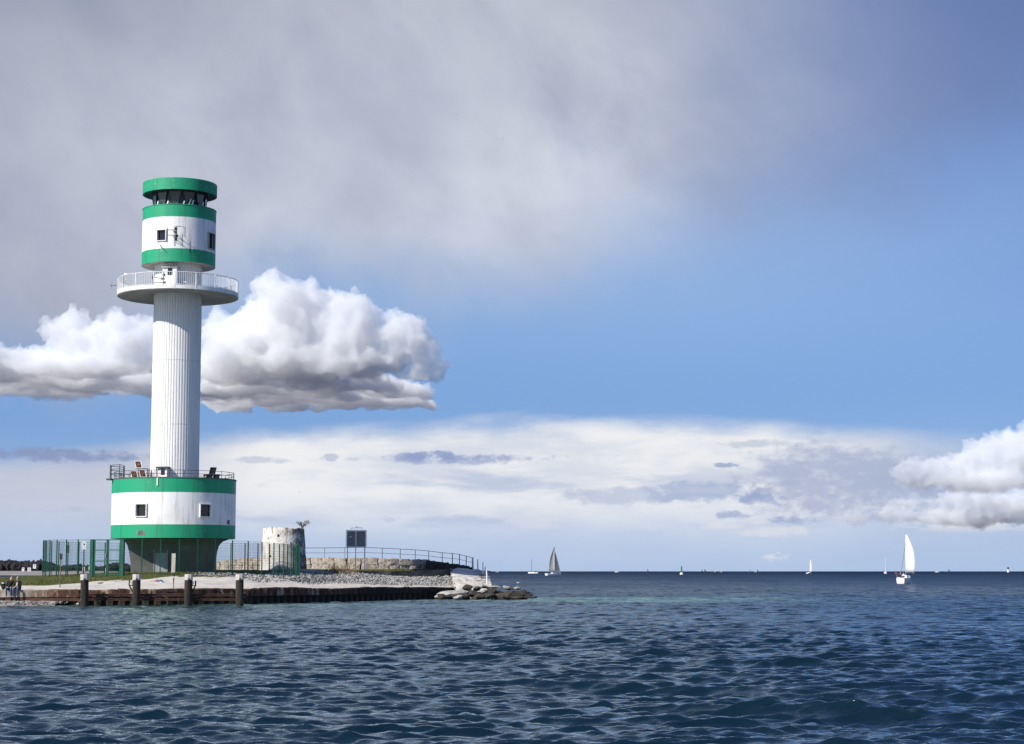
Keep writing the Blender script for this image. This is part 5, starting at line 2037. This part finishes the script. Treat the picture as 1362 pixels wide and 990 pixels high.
# ------------------------------------------------------------------ old white tower stump
def stump():
    D = 161.0
    t = thing('tower_stump', 'stump of an old round tower with peeling white wash and a shrub on its rim', 'old tower', (wx(378.5, D), D, ground(wx(378.5, D), D) - 0.1))
    o = Vector(t.location)
    zt = at(378, 702.5, D).z - o.z
    n, m = 96, 34
    rr_ = random.Random(9)
    V, F = [], []
    for i in range(m):
        f = i / (m - 1)
        for k in range(n):
            a = 2 * math.pi * k / n
            z = zt * f
            if i == m - 1:
                z += mnoise.noise(Vector((math.sin(a) * 3, math.cos(a) * 3, 1))) * 0.12 - 0.05 * (math.sin(a) > 0.6)
            r = 2.03 - 0.27 * f + mnoise.noise(Vector((math.sin(a) * 2.2, math.cos(a) * 2.2, z * 1.1))) * 0.035
            V.append((r * math.sin(a), -r * math.cos(a), z))
    for i in range(m - 1):
        for k in range(n):
            k2 = (k + 1) % n
            F.append((i * n + k, i * n + k2, (i + 1) * n + k2, (i + 1) * n + k))
    # broken rim and sunken top
    base = len(V)
    for k in range(n):
        a = 2 * math.pi * k / n
        V.append((1.3 * math.sin(a), -1.3 * math.cos(a), zt - 0.10 + mnoise.noise(Vector((math.sin(a) * 4, math.cos(a) * 4, 7))) * 0.12))
    for k in range(n):
        k2 = (k + 1) % n
        F.append(((m - 1) * n + k, (m - 1) * n + k2, base + k2, base + k))
    F.append(tuple(base + k for k in range(n)))
    m_, nt, b = new_mat('limewash')
    p = obj_coord()
    x, y, z = sep(p)
    n1 = noise(p, 1.3, 7, 0.62)
    n2 = noise(vec(x * 2.2, y * 2.2, z * 0.45), 1.4, 7, 0.65)
    n3 = noise(p, 5.0, 6, 0.7)
    c = mix(smooth(n1, 0.42, 0.62), G(0.74, 1, 0.98, 0.93), G(0.58, 1, 0.95, 0.86))
    rim = smooth(z, zt - 1.3, zt - 0.05)
    c = mix(smooth(n2 + rim * 0.13, 0.60, 0.72), c, G(0.27, 1, 0.78, 0.52))
    c = mix(smooth(n3 * 0.6 + n1 * 0.4 + rim * 0.06, 0.60, 0.67), c, G(0.085, 1, 0.88, 0.72))
    shaded_side = smooth(x + (n1 - 0.5) * 1.3, 0.75, 1.35)          # right flank darkened: its shade is put into the wash colour
    c = mix(shaded_side * smooth(n1 * 0.5 + n3 * 0.5, 0.36, 0.56), c, G(0.13, 1, 0.97, 0.92))
    link(c, b.inputs['Base Color'])
    b.inputs['Roughness'].default_value = 0.95
    link(bump(n3, 1.0, 0.05), b.inputs['Normal'])
    MB().add(V, F).build('wall', m_, t, 50)
    # spray-painted scrawl near the ground on the right
    sc = MB()
    for k in range(9):
        a0 = R(40 + k * 4.5); z0 = 0.45 + rr_.uniform(0, 1.2)
        pts = []
        for j in range(5):
            a = a0 + R(4) * math.sin(j * 1.7 + k) + R(j * 1.4)
            z = z0 + 0.28 * math.cos(j * 1.3 + k * 2)
            r = 2.03 - 0.27 * z / zt + 0.02
            pts.append((r * math.sin(a), -r * math.cos(a), z))
        sc.tube(pts, 0.030, 4)
    sc.build('graffiti', 'black_plate', t)
    hl = MB()
    for (px, py, s) in ((371.5, 712.5, 0.10), (357, 716, 0.05), (362, 740, 0.08), (388, 722, 0.05)):
        a = math.asin((wx(px, D - 1.6) - o.x) / 1.9)
        z = at(px, py, D - 1.7).z - o.z
        r = 2.03 - 0.27 * z / zt - 0.06
        hl.box((r * math.sin(a), -r * math.cos(a), z), (s * 1.5, 0.2, s * 2), Matrix.Rotation(a, 3, 'Z'))
    hl.build('hole', 'black_plate', t)
    # shrub on the rim
    s = thing('shrub', 'small leafy shrub growing on the rim of the old tower stump', 'shrub', at(402, 702.0, D - 0.6))
    br, lf = MB(), MB()
    for k in range(16):
        a = rr_.uniform(-1, 1)
        d = Vector((a * 0.8 + 0.1, rr_.uniform(-.5, .5), rr_.uniform(0.55, 1.0))).normalized()
        L = rr_.uniform(0.35, 0.85)
        pts = [Vector((0, 0, -0.1)), d * L * 0.5 + Vector((0, 0, 0.04)), d * L + Vector((a * 0.10, 0, 0))]
        br.tube(pts, [0.022, 0.014, 0.006], 4)
        for j in range(16):
            c = pts[1].lerp(pts[2], rr_.random() ** 0.6) + Vector((rr_.gauss(0, .05), rr_.gauss(0, .05), rr_.gauss(0, .05)))
            u = Vector((rr_.gauss(0, 1), rr_.gauss(0, 1), rr_.gauss(0, 1))).normalized() * rr_.uniform(0.03, 0.06)
            w = Vector((rr_.gauss(0, 1), rr_.gauss(0, 1), rr_.gauss(0, 1))).normalized() * 0.03
            lf.add([c - u, c + w, c + u, c - w], [(0, 1, 2, 3)])
    br.build('branch', 'twig', s)
    tag(lf.build('foliage', 'leaf', s), kind='stuff')


stump()


def dry_bush(label, px, py, D, spread, h, n, seed):
    b = Vector((wx(px, D), D, ground(wx(px, D), D)))
    t = thing('bush', label, 'bush', b)
    r_ = random.Random(seed)
    m = MB()
    for k in range(n):
        d = Vector((r_.gauss(0, 0.6), r_.gauss(0, 0.5), 1)).normalized()
        L = h * r_.uniform(0.5, 1.1)
        x0 = Vector((r_.gauss(0, spread * 0.35), r_.gauss(0, 0.25), -0.1))
        mid = x0 + d * L * 0.55
        end = x0 + d * L + Vector((r_.gauss(0, 0.12), 0, 0))
        m.tube([x0, mid, end], [0.016, 0.011, 0.005], 3, caps=False)
        for j in range(3):
            q = mid.lerp(end, r_.random())
            m.tube([q, q + Vector((r_.gauss(0, .18), r_.gauss(0, .1), r_.uniform(.05, .3)))], [0.008, 0.004], 3, caps=False)
    m.build('twigs', 'dry_twig', t)


mottled('dry_twig', (0.26, 0.19, 0.10, 1), (0.16, 0.13, 0.06, 1), 3.0, 0.9)
dry_bush('dry straw coloured twiggy bush in the riprap right of the stump', 452, 763, 154.5, 1.5, 1.05, 90, 3)
dry_bush('low dry bush under the notice board posts', 470, 764, 156.5, 1.0, 0.5, 40, 5)


# ------------------------------------------------------------------ boats
mottled('hull_white', G(0.80), G(0.72, 1, 0.99, 0.97), 0.8, 0.3)
mottled('sail_dark', G(0.055, 0.95, 1, 1.1), G(0.08), 0.7, 0.8)
mottled('flag_red', (0.5, 0.02, 0.02, 1), (0.4, 0.02, 0.02, 1), 2.0, 0.8)
mottled('alu', G(0.45), G(0.38), 2.0, 0.35, metallic=0.5)
mottled('navy', (0.012, 0.018, 0.04, 1), (0.02, 0.028, 0.055, 1), 1.0, 0.6)


def sail_material(name, c, through):
    m, nt, b = new_mat(name)
    tr = nt.nodes.new('ShaderNodeBsdfTranslucent'); tr.inputs['Color'].default_value = c
    df = nt.nodes.new('ShaderNodeBsdfDiffuse'); df.inputs['Color'].default_value = c
    ms = nt.nodes.new('ShaderNodeMixShader'); ms.inputs[0].default_value = through
    nt.links.new(df.outputs[0], ms.inputs[1]); nt.links.new(tr.outputs[0], ms.inputs[2])
    nt.links.new(ms.outputs[0], nt.nodes['Material Output'].inputs[0])


def hull_rings(L, B, free, n=9):
    rings = []
    for i in range(n):
        f = i / (n - 1)
        y = -L / 2 + L * f
        w = B / 2 * (0.72 + 0.9 * f - 0.25 * f * f if f < 0.4 else 1.0 * (1 - ((f - 0.4) / 0.6) ** 2.1)) + 0.02
        w = min(w, B / 2)
        fr = free * (0.95 + 0.35 * f * f)
        k = 0.45
        rings.append([Vector((-w * 0.75, y * (0.94 if f < 1 else 0.93), -0.25)), Vector((w * 0.75, y * (0.94 if f < 1 else 0.93), -0.25)), Vector((w, y, fr * k)), Vector((w * 0.97, y, fr)), Vector((-w * 0.97, y, fr)), Vector((-w, y, fr * k))])
    return rings


def sail(luff0, luff1, clew, belly, roach, mat, parent, name, head=0.04, n=10):
    """grid sail between a luff line and a leech bowed out to the clew"""
    l0, l1, c = Vector(luff0), Vector(luff1), Vector(clew)
    side = (c - l0).cross(l1 - l0).normalized()
    foot = (c - l0)
    V, F = [], []
    for i in range(n + 1):
        v = i / n
        a = l0.lerp(l1, v)
        e = c.lerp(l1 + foot * head, v) + foot * (roach * math.sin(math.pi * v))
        for k in range(n + 1):
            u = k / n
            V.append(a.lerp(e, u) + side * (belly * math.sin(math.pi * min(1, u ** 0.8)) * (0.25 + math.sin(math.pi * min(1, v * 0.8 + 0.15)))))
    for i in range(n):
        for k in range(n):
            q = i * (n + 1) + k
            F.append((q, q + 1, q + n + 2, q + n + 1))
    o = MB().add(V, F).build(name, mat, parent, 60)
    sd = o.modifiers.new('cloth', 'SOLIDIFY'); sd.thickness = 0.02
    return o


def yacht(label, px, D, L, B, mast_h, heading, heel=0.0, main=None, jib=None, free=1.0, mast_y=0.08, boom_ang=0.0, crew=0, flag=False, cover=None, group='sailing boats on the fjord', mats=('sail_white', 'sail_white'), mast_mat='alu', mr=0.075, roach=0.22):
    t = thing('sailing_boat', label, 'sailing boat', (wx(px, D), D, 0.0), R(-heading), group)
    t.rotation_euler = (0, R(heel), R(-heading))
    MB().loft(hull_rings(L, B, free)).build('hull', 'hull_white', t, 35, fix=True)
    cab = []
    for (y, w, z) in ((-L * 0.12, B * 0.30, free + 0.42), (L * 0.06, B * 0.28, free + 0.44), (L * 0.20, B * 0.20, free + 0.22)):
        cab.append([Vector((-w, y, free * 0.96)), Vector((w, y, free * 0.96)), Vector((w * 0.85, y, z)), Vector((-w * 0.85, y, z))])
    cb = MB().loft(cab).build('cabin', 'hull_white', t, fix=True)
    win = MB()
    for s in (-1, 1):
        win.box((s * B * 0.282, -L * 0.03, free + 0.24), (0.05, L * 0.14, 0.14))
    win.build('window', 'window_glass', cb)
    my = L * mast_y
    MB().tube([(0, my, free * 0.9), (0, my - 0.02 * mast_h, mast_h)], [mr, mr * 0.7], 6).build('mast', mast_mat, t)
    bl = L * 0.40
    ba = R(boom_ang)
    be = Vector((math.sin(ba) * bl, my - math.cos(ba) * bl, free + 0.95))
    MB().tube([(0, my, free + 0.9), be], 0.06, 5).build('boom', 'alu', t)
    rig = MB()
    for p in ((0, L * 0.48, free * 1.2), (0, -L * 0.48, free), (B * 0.46, my - 0.3, free), (-B * 0.46, my - 0.3, free)):
        rig.tube([p, (0, my - 0.019 * mast_h, mast_h * 0.96)], 0.018, 3, caps=False)
    rig.build('rigging', 'dark_metal', t)
    if main:
        sail((0, my - 0.08, free + 1.0), (0, my - 0.02 * mast_h - 0.05, mast_h * 0.985), be + Vector((0, 0, 0.12)), main * L, roach, mats[0], t, 'mainsail')
    if jib:
        sail((0, L * 0.47, free * 1.25), (0, my + 0.25, mast_h * jib), (math.sin(ba) * L * 0.22, my - 0.3, free + 0.7), 0.05 * L, 0.0, mats[1], t, 'jib')
    if cover:
        MB().tube([(0, my - 0.2, free + 1.05), be + Vector((0, 0, 0.1))], [0.20, 0.12], 8).build('sail_cover', cover, t)
    st = MB()
    for s in (-1, 1):
        st.tube([(s * B * 0.36, -L * 0.48, free), (s * B * 0.36, -L * 0.48, free + 0.6)], 0.025, 4)
    st.tube([(-B * 0.36, -L * 0.48, free + 0.6), (B * 0.36, -L * 0.48, free + 0.6)], 0.025, 4)
    st.build('pushpit', 'alu', t)
    if flag:
        f = MB()
        f.tube([(-B * 0.30, -L * 0.5, free), (-B * 0.36, -L * 0.53, free + 1.0)], 0.02, 4)
        fo = f.build('flagstaff', 'alu', t)
        MB().box((-B * 0.36 - 0.16, -L * 0.53, free + 0.72), (0.32, 0.03, 0.26), Matrix.Rotation(R(18), 3, 'Y')).build('flag', 'flag_red', fo)
    return t


sail_material('sail_white', G(0.84, 1, 0.995, 0.98), 0.25)
sail_material('sail_grey', G(0.80, 1, 0.98, 0.92), 0.50)
y1 = yacht('near white yacht seen from astern with one big bellied white sail, at right', 1199.8, 353, 7.4, 2.05, 9.4, 24, 3.0, main=0.08, boom_ang=44, flag=True, free=1.15, mast_y=0.10, mats=('sail_white', 'sail_white'), mr=0.06, roach=0.40)
for k, (dx, dy, lab, jk) in enumerate(((0.35, -2.3, 'person in a white top sitting in the cockpit of the near yacht at right', 'white_cloth'), (-0.35, -1.7, 'person in dark clothes sitting in the cockpit of the near yacht at right', 'black_cloth'))):
    M = Matrix.Translation(y1.location) @ Matrix.Rotation(R(-24), 4, 'Z')
    p = M @ Vector((dx, dy, 1.20))
    sitting_person(lab, p, R(150 if k else -60), None, jk, 'black_cloth', 'fair_hair', 0.1, -0.40, group='crew of the near yacht')
yacht('white sloop with dull grey sails seen from its shady side, right of the rock tip', 736.2, 1010, 10.5, 3.0, 15.6, 52, -2.0, main=0.03, jib=0.80, boom_ang=-14, free=1.15, mats=('sail_grey', 'sail_grey'), mast_mat='dark_metal', mr=0.16, mast_y=0.12)
yacht('yacht with bare mast and dark covered boom, left of the sloop with grey sails', 709.0, 1950, 11.5, 3.2, 15.0, -68, 0, free=1.2, cover='navy', mast_mat='dark_metal', mr=0.20, mast_y=0.16, boom_ang=2)
yacht('distant yacht heeling under slim white sails, right of the middle', 1074.0, 1750, 9.5, 2.8, 13.6, 35, 6.0, main=0.06, jib=0.85, boom_ang=50, mats=('sail_white', 'sail_grey'), mr=0.15)
yacht('distant white yacht under bare white mast, left of the near yacht', 1174.8, 1750, 9.0, 3.0, 15.2, 12, 2.0, free=1.5, mast_mat='hull_white', mr=0.22)

FAR = [(860.3, 3700, 7.4, 'sail_dark', 'tiny grey sail on the horizon left of the green buoy'),
       (932.6, 3700, 6.6, 'sail_dark', 'left sail of the close pair of tiny dark sails right of the green buoy'),
       (935.9, 3600, 6.6, 'sail_dark', 'right sail of the close pair of tiny dark sails right of the green buoy'),
       (949.2, 3800, 4.6, 'sail_grey', 'tiny low sail just right of the close pair of dark sails'),
       (957.3, 3700, 6.0, 'sail_grey', 'tiny grey sail, second to the right of the close pair of dark sails'),
       (995.8, 3800, 6.6, 'sail_grey', 'lone faint sail on the horizon in the wide gap left of the faint pair'),
       (1003.4, 3800, 5.0, 'sail_grey', 'left sail of the faint pair on the horizon below the small puff of cloud'),
       (1005.6, 3700, 6.6, 'sail_dark', 'right, darker sail of the faint pair below the small puff of cloud'),
       (1258.6, 3700, 7.2, 'sail_dark', 'faint dark sail on the horizon at right beside a white speck'),
       (648.8, 3700, 5.6, 'sail_grey', 'faint sail on the horizon just right of the white stakes'),
       (661.5, 3800, 5.2, 'sail_grey', 'faint sail on the horizon between the white stakes and the bare masted yacht')]
for k, (px, D, h, mt, lab) in enumerate(FAR):
    t = thing('sailing_boat', lab, 'sailing boat', (wx(px, D), D, 0), R([30, -40, 65, 20][k % 4]), 'far sailing boats on the horizon')
    MB().loft(hull_rings(8, 2.4, 1.2, 6)).build('hull', 'navy' if mt == 'sail_dark' else 'grey_metal', t, fix=True)
    MB().tube([(0, 0.5, 0.8), (0, 0.5, h)], 0.14, 4).build('mast', 'dark_metal', t)
    sail((0, 0.45, 1.5), (0, 0.45, h * 0.98), (0.6, -3.0, 1.6), 0.3, 0.1, mt, t, 'mainsail', n=5)
for (px, D, lab) in ((819.8, 3700, 'tiny white motor boat on the horizon between the grey sloop and the lone sail'), (1243.6, 3700, 'tiny white motor boat on the horizon right of the near yacht')):
    t = thing('motor_boat', lab, 'motor boat', (wx(px, D), D, 0), R(-80), 'far motor boats on the horizon')
    MB().loft(hull_rings(9, 3.0, 1.5, 6)).build('hull', 'hull_white', t, fix=True)
    MB().box((0, -0.3, 2.3), (2.0, 4.0, 1.6), taper=0.8).build('cabin', 'hull_white', t)
    MB().box((0, -0.3, 2.5), (2.04, 3.0, 0.4), taper=0.95).build('window', 'window_glass', t)
# buoy
t = thing('buoy', 'green navigation buoy with a pale float on the horizon', 'buoy', (wx(905.2, 1280), 1280, 0))
mottled('buoy_green', (0.012, 0.16, 0.07, 1), (0.010, 0.12, 0.06, 1), 1.0, 0.5)
MB().lathe([(1.05, -0.4), (1.25, 0.3), (1.15, 0.8), (0.45, 1.5)], 16, caps=(True, True)).build('float', 'hull_white', t, 40)
MB().lathe([(0.42, 1.5), (0.46, 2.0), (0.50, 5.2), (0.2, 5.6)], 12, caps=(True, True)).build('tower', 'buoy_green', t, 40)
MB().lathe([(0.20, 5.6), (0.20, 6.0)], 8, caps=(True, True)).build('lamp', 'dark_metal', t)
# far beacon tower
t = thing('beacon_tower', 'far white beacon tower with a black lantern on the horizon at the right', 'beacon', (wx(1337.2, 3900), 3900, 0))
MB().lathe([(2.4, -1), (1.7, 6.8)], 14, caps=(True, True)).build('shaft', 'hull_white', t, 40)
MB().lathe([(2.0, 6.8), (2.1, 7.2), (1.8, 10.0), (0.5, 11.2)], 14, caps=(True, True)).build('lantern', 'black_plate', t, 30)


# ------------------------------------------------------------------ far shore
def far_shore():
    mottled('far_sand', G(0.30, 1, 0.92, 0.84), G(0.22, 1, 0.92, 0.84), 0.02, 0.9)
    mottled('far_wood', (0.024, 0.021, 0.028, 1), (0.042, 0.036, 0.042, 1), 0.03, 1.0, (0.030, 0.034, 0.026, 1), 0.06, (0.52, 0.62), spec=0.05)
    X0, X1 = wx(-260, 2500), wx(196, 2500)
    n, m = 120, 10
    X = np.linspace(-1, 1, n)
    V, F = [], []
    Y = [1040, 1060, 1200, 1600, 2100, 2450, 2550, 2700, 3000, 3400]
    for i in range(n):
        f = i / (n - 1)
        for j, y in enumerate(Y):
            px = -260 + (456 - (y < 1300) * 40) * f
            z = [-0.6, 0.35, 0.7, 0.9, 1.2, 2.2, 4.0, 6.0, 6.0, -3.0][j]
            z *= min(1, (1 - f) * 9) if j else 1
            V.append((wx(px, y), y + 25 * math.sin(f * 23) * (j < 2), z - (1 if f == 1 else 0)))
    for i in range(n - 1):
        for j in range(m - 1):
            q = i * m + j
            F.append((q, q + m, q + m + 1, q + 1))
    tag(MB().add(V, F).build('far_shore', 'far_sand', None, 60), kind='structure')
    r_ = random.Random(2)
    def crown(seed):
        v, f = SPH[2]
        off = np.array([seed * 3.1, seed * 1.7, seed * 5.3])
        k = 1 + nfbm(v * 1.6 + off, 4, 0.7) * 0.55
        return (v * k[:, None]).tolist(), [tuple(int(i) for i in t) for t in f]
    protos = [crown(k) for k in range(10)]
    W = MB()
    for k in range(2000):
        px = r_.uniform(-250, 182)
        y = r_.uniform(2480, 2720)
        end = min(1, (184 - px) / 18)
        h = (9.5 + 3.2 * math.sin(px * 0.035 + 0.6) + 1.5 * math.sin(px * 0.13) + r_.gauss(0, 0.9)) * (0.55 + 0.45 * end)
        h *= 0.72 + 0.34 * (y - 2480) / 240
        vs, fs = protos[r_.randrange(10)]
        rx_ = r_.uniform(2.2, 5.5)
        W.add([(v[0] * rx_ + wx(px, y), v[1] * rx_ + y, v[2] * h * 0.55 + h * 0.62 + 1.5) for v in vs], fs)
    tag(W.build('woods', 'far_wood'), kind='stuff')
    H = [(30.8, 756.5, 2450, 3.2, 3.0, 'small pale house at the edge of the far wood, lowest at left'), (38.9, 757.8, 2440, 4.2, 5.5, 'tall white house in front of the far wood'),
         (46.0, 752.6, 2475, 4.0, 4.0, 'white house high in the far wood'), (111.3, 755.5, 2440, 3.0, 3.2, 'pale house seen through the fence left of the white sign'),
         (120.2, 754.8, 2440, 4.6, 3.6, 'broad white house seen through the fence beside the gate pillar'), (140.0, 757.2, 2440, 2.6, 2.6, 'small pale house seen through the gate')]
    mottled('far_roof', (0.10, 0.05, 0.04, 1), (0.14, 0.08, 0.06, 1), 0.2, 0.9)
    for (px, py, D, w, h, lab) in H:
        p = at(px, py, D)
        t = thing('house', lab, 'house', (p.x, D, p.z - h / 2), R(12), 'houses on the far shore')
        wl = MB().box((0, 0, h / 2 - 1), (w, w * 1.2, h + 2)).build('wall', 'hull_white', t)
        MB().loft([[Vector((-w * .56, y, h + .002)), Vector((w * .56, y, h + .002)), Vector((0, y, h + w * 0.42))] for y in (-w * .64, w * .64)]).build('roof', 'far_roof', t, fix=True)
        MB().box((0, -w * 0.6 - 0.02, h * 0.5), (w * 0.3, 0.06, h * 0.3)).build('window', 'window_glass', t)
    p = at(21.5, 749, 2600)
    t = thing('radio_mast', 'thin radio mast above the far wood at left', 'mast', (p.x, 2600, p.z - 4))
    MB().tube([(0, 0, -2), (0, 0, 9)], [0.4, 0.2], 5).build('mast', 'dark_metal', t)


far_shore()


# ------------------------------------------------------------------ birds
def bird(label, px, py, D, span, mat, bank):
    t = thing('bird', label, 'bird', at(px, py, D), R(bank), 'birds in flight')
    vs, fs = rock(1.0, 9, (span * 0.07, span * 0.19, span * 0.07), 2, 0.1)
    MB().add(vs, fs).build('body', mat, t, 60)
    for s in (-1, 1):
        m = MB()
        m.loft([[Vector((s * a * span, y0, z)), Vector((s * a * span, y1, z)), Vector((s * a * span, (y0 + y1) / 2, z + 0.015 * span))] for (a, y0, y1, z) in ((0.03, -0.09 * span, 0.10 * span, 0), (0.24, -0.04 * span, 0.12 * span, 0.10 * span), (0.5, -0.10 * span, -0.06 * span, 0.03 * span))])
        m.build('wing', mat, t, 50, fix=True)
    MB().add([(-0.03 * span, -0.18 * span, 0), (0.03 * span, -0.18 * span, 0), (0.06 * span, -0.30 * span, 0), (-0.06 * span, -0.30 * span, 0.01)], [(0, 1, 2, 3)]).build('tail', mat, t)


mottled('bird_dark', G(0.05), G(0.08), 5.0, 0.8)
bird('dark bird high in the grey cloud, upper of two', 607, 152, 420, 0.55, 'bird_dark', 30)
bird('dark bird in the grey cloud, lower right of two', 669, 185, 420, 0.6, 'bird_dark', -50)
bird('dark bird low over the pale cloud band, above the stump', 398, 655, 420, 0.6, 'bird_dark', 60)
bird('white gull skimming the water right of the rock tip', 689, 775.5, 190, 0.8, 'hull_white', 70)
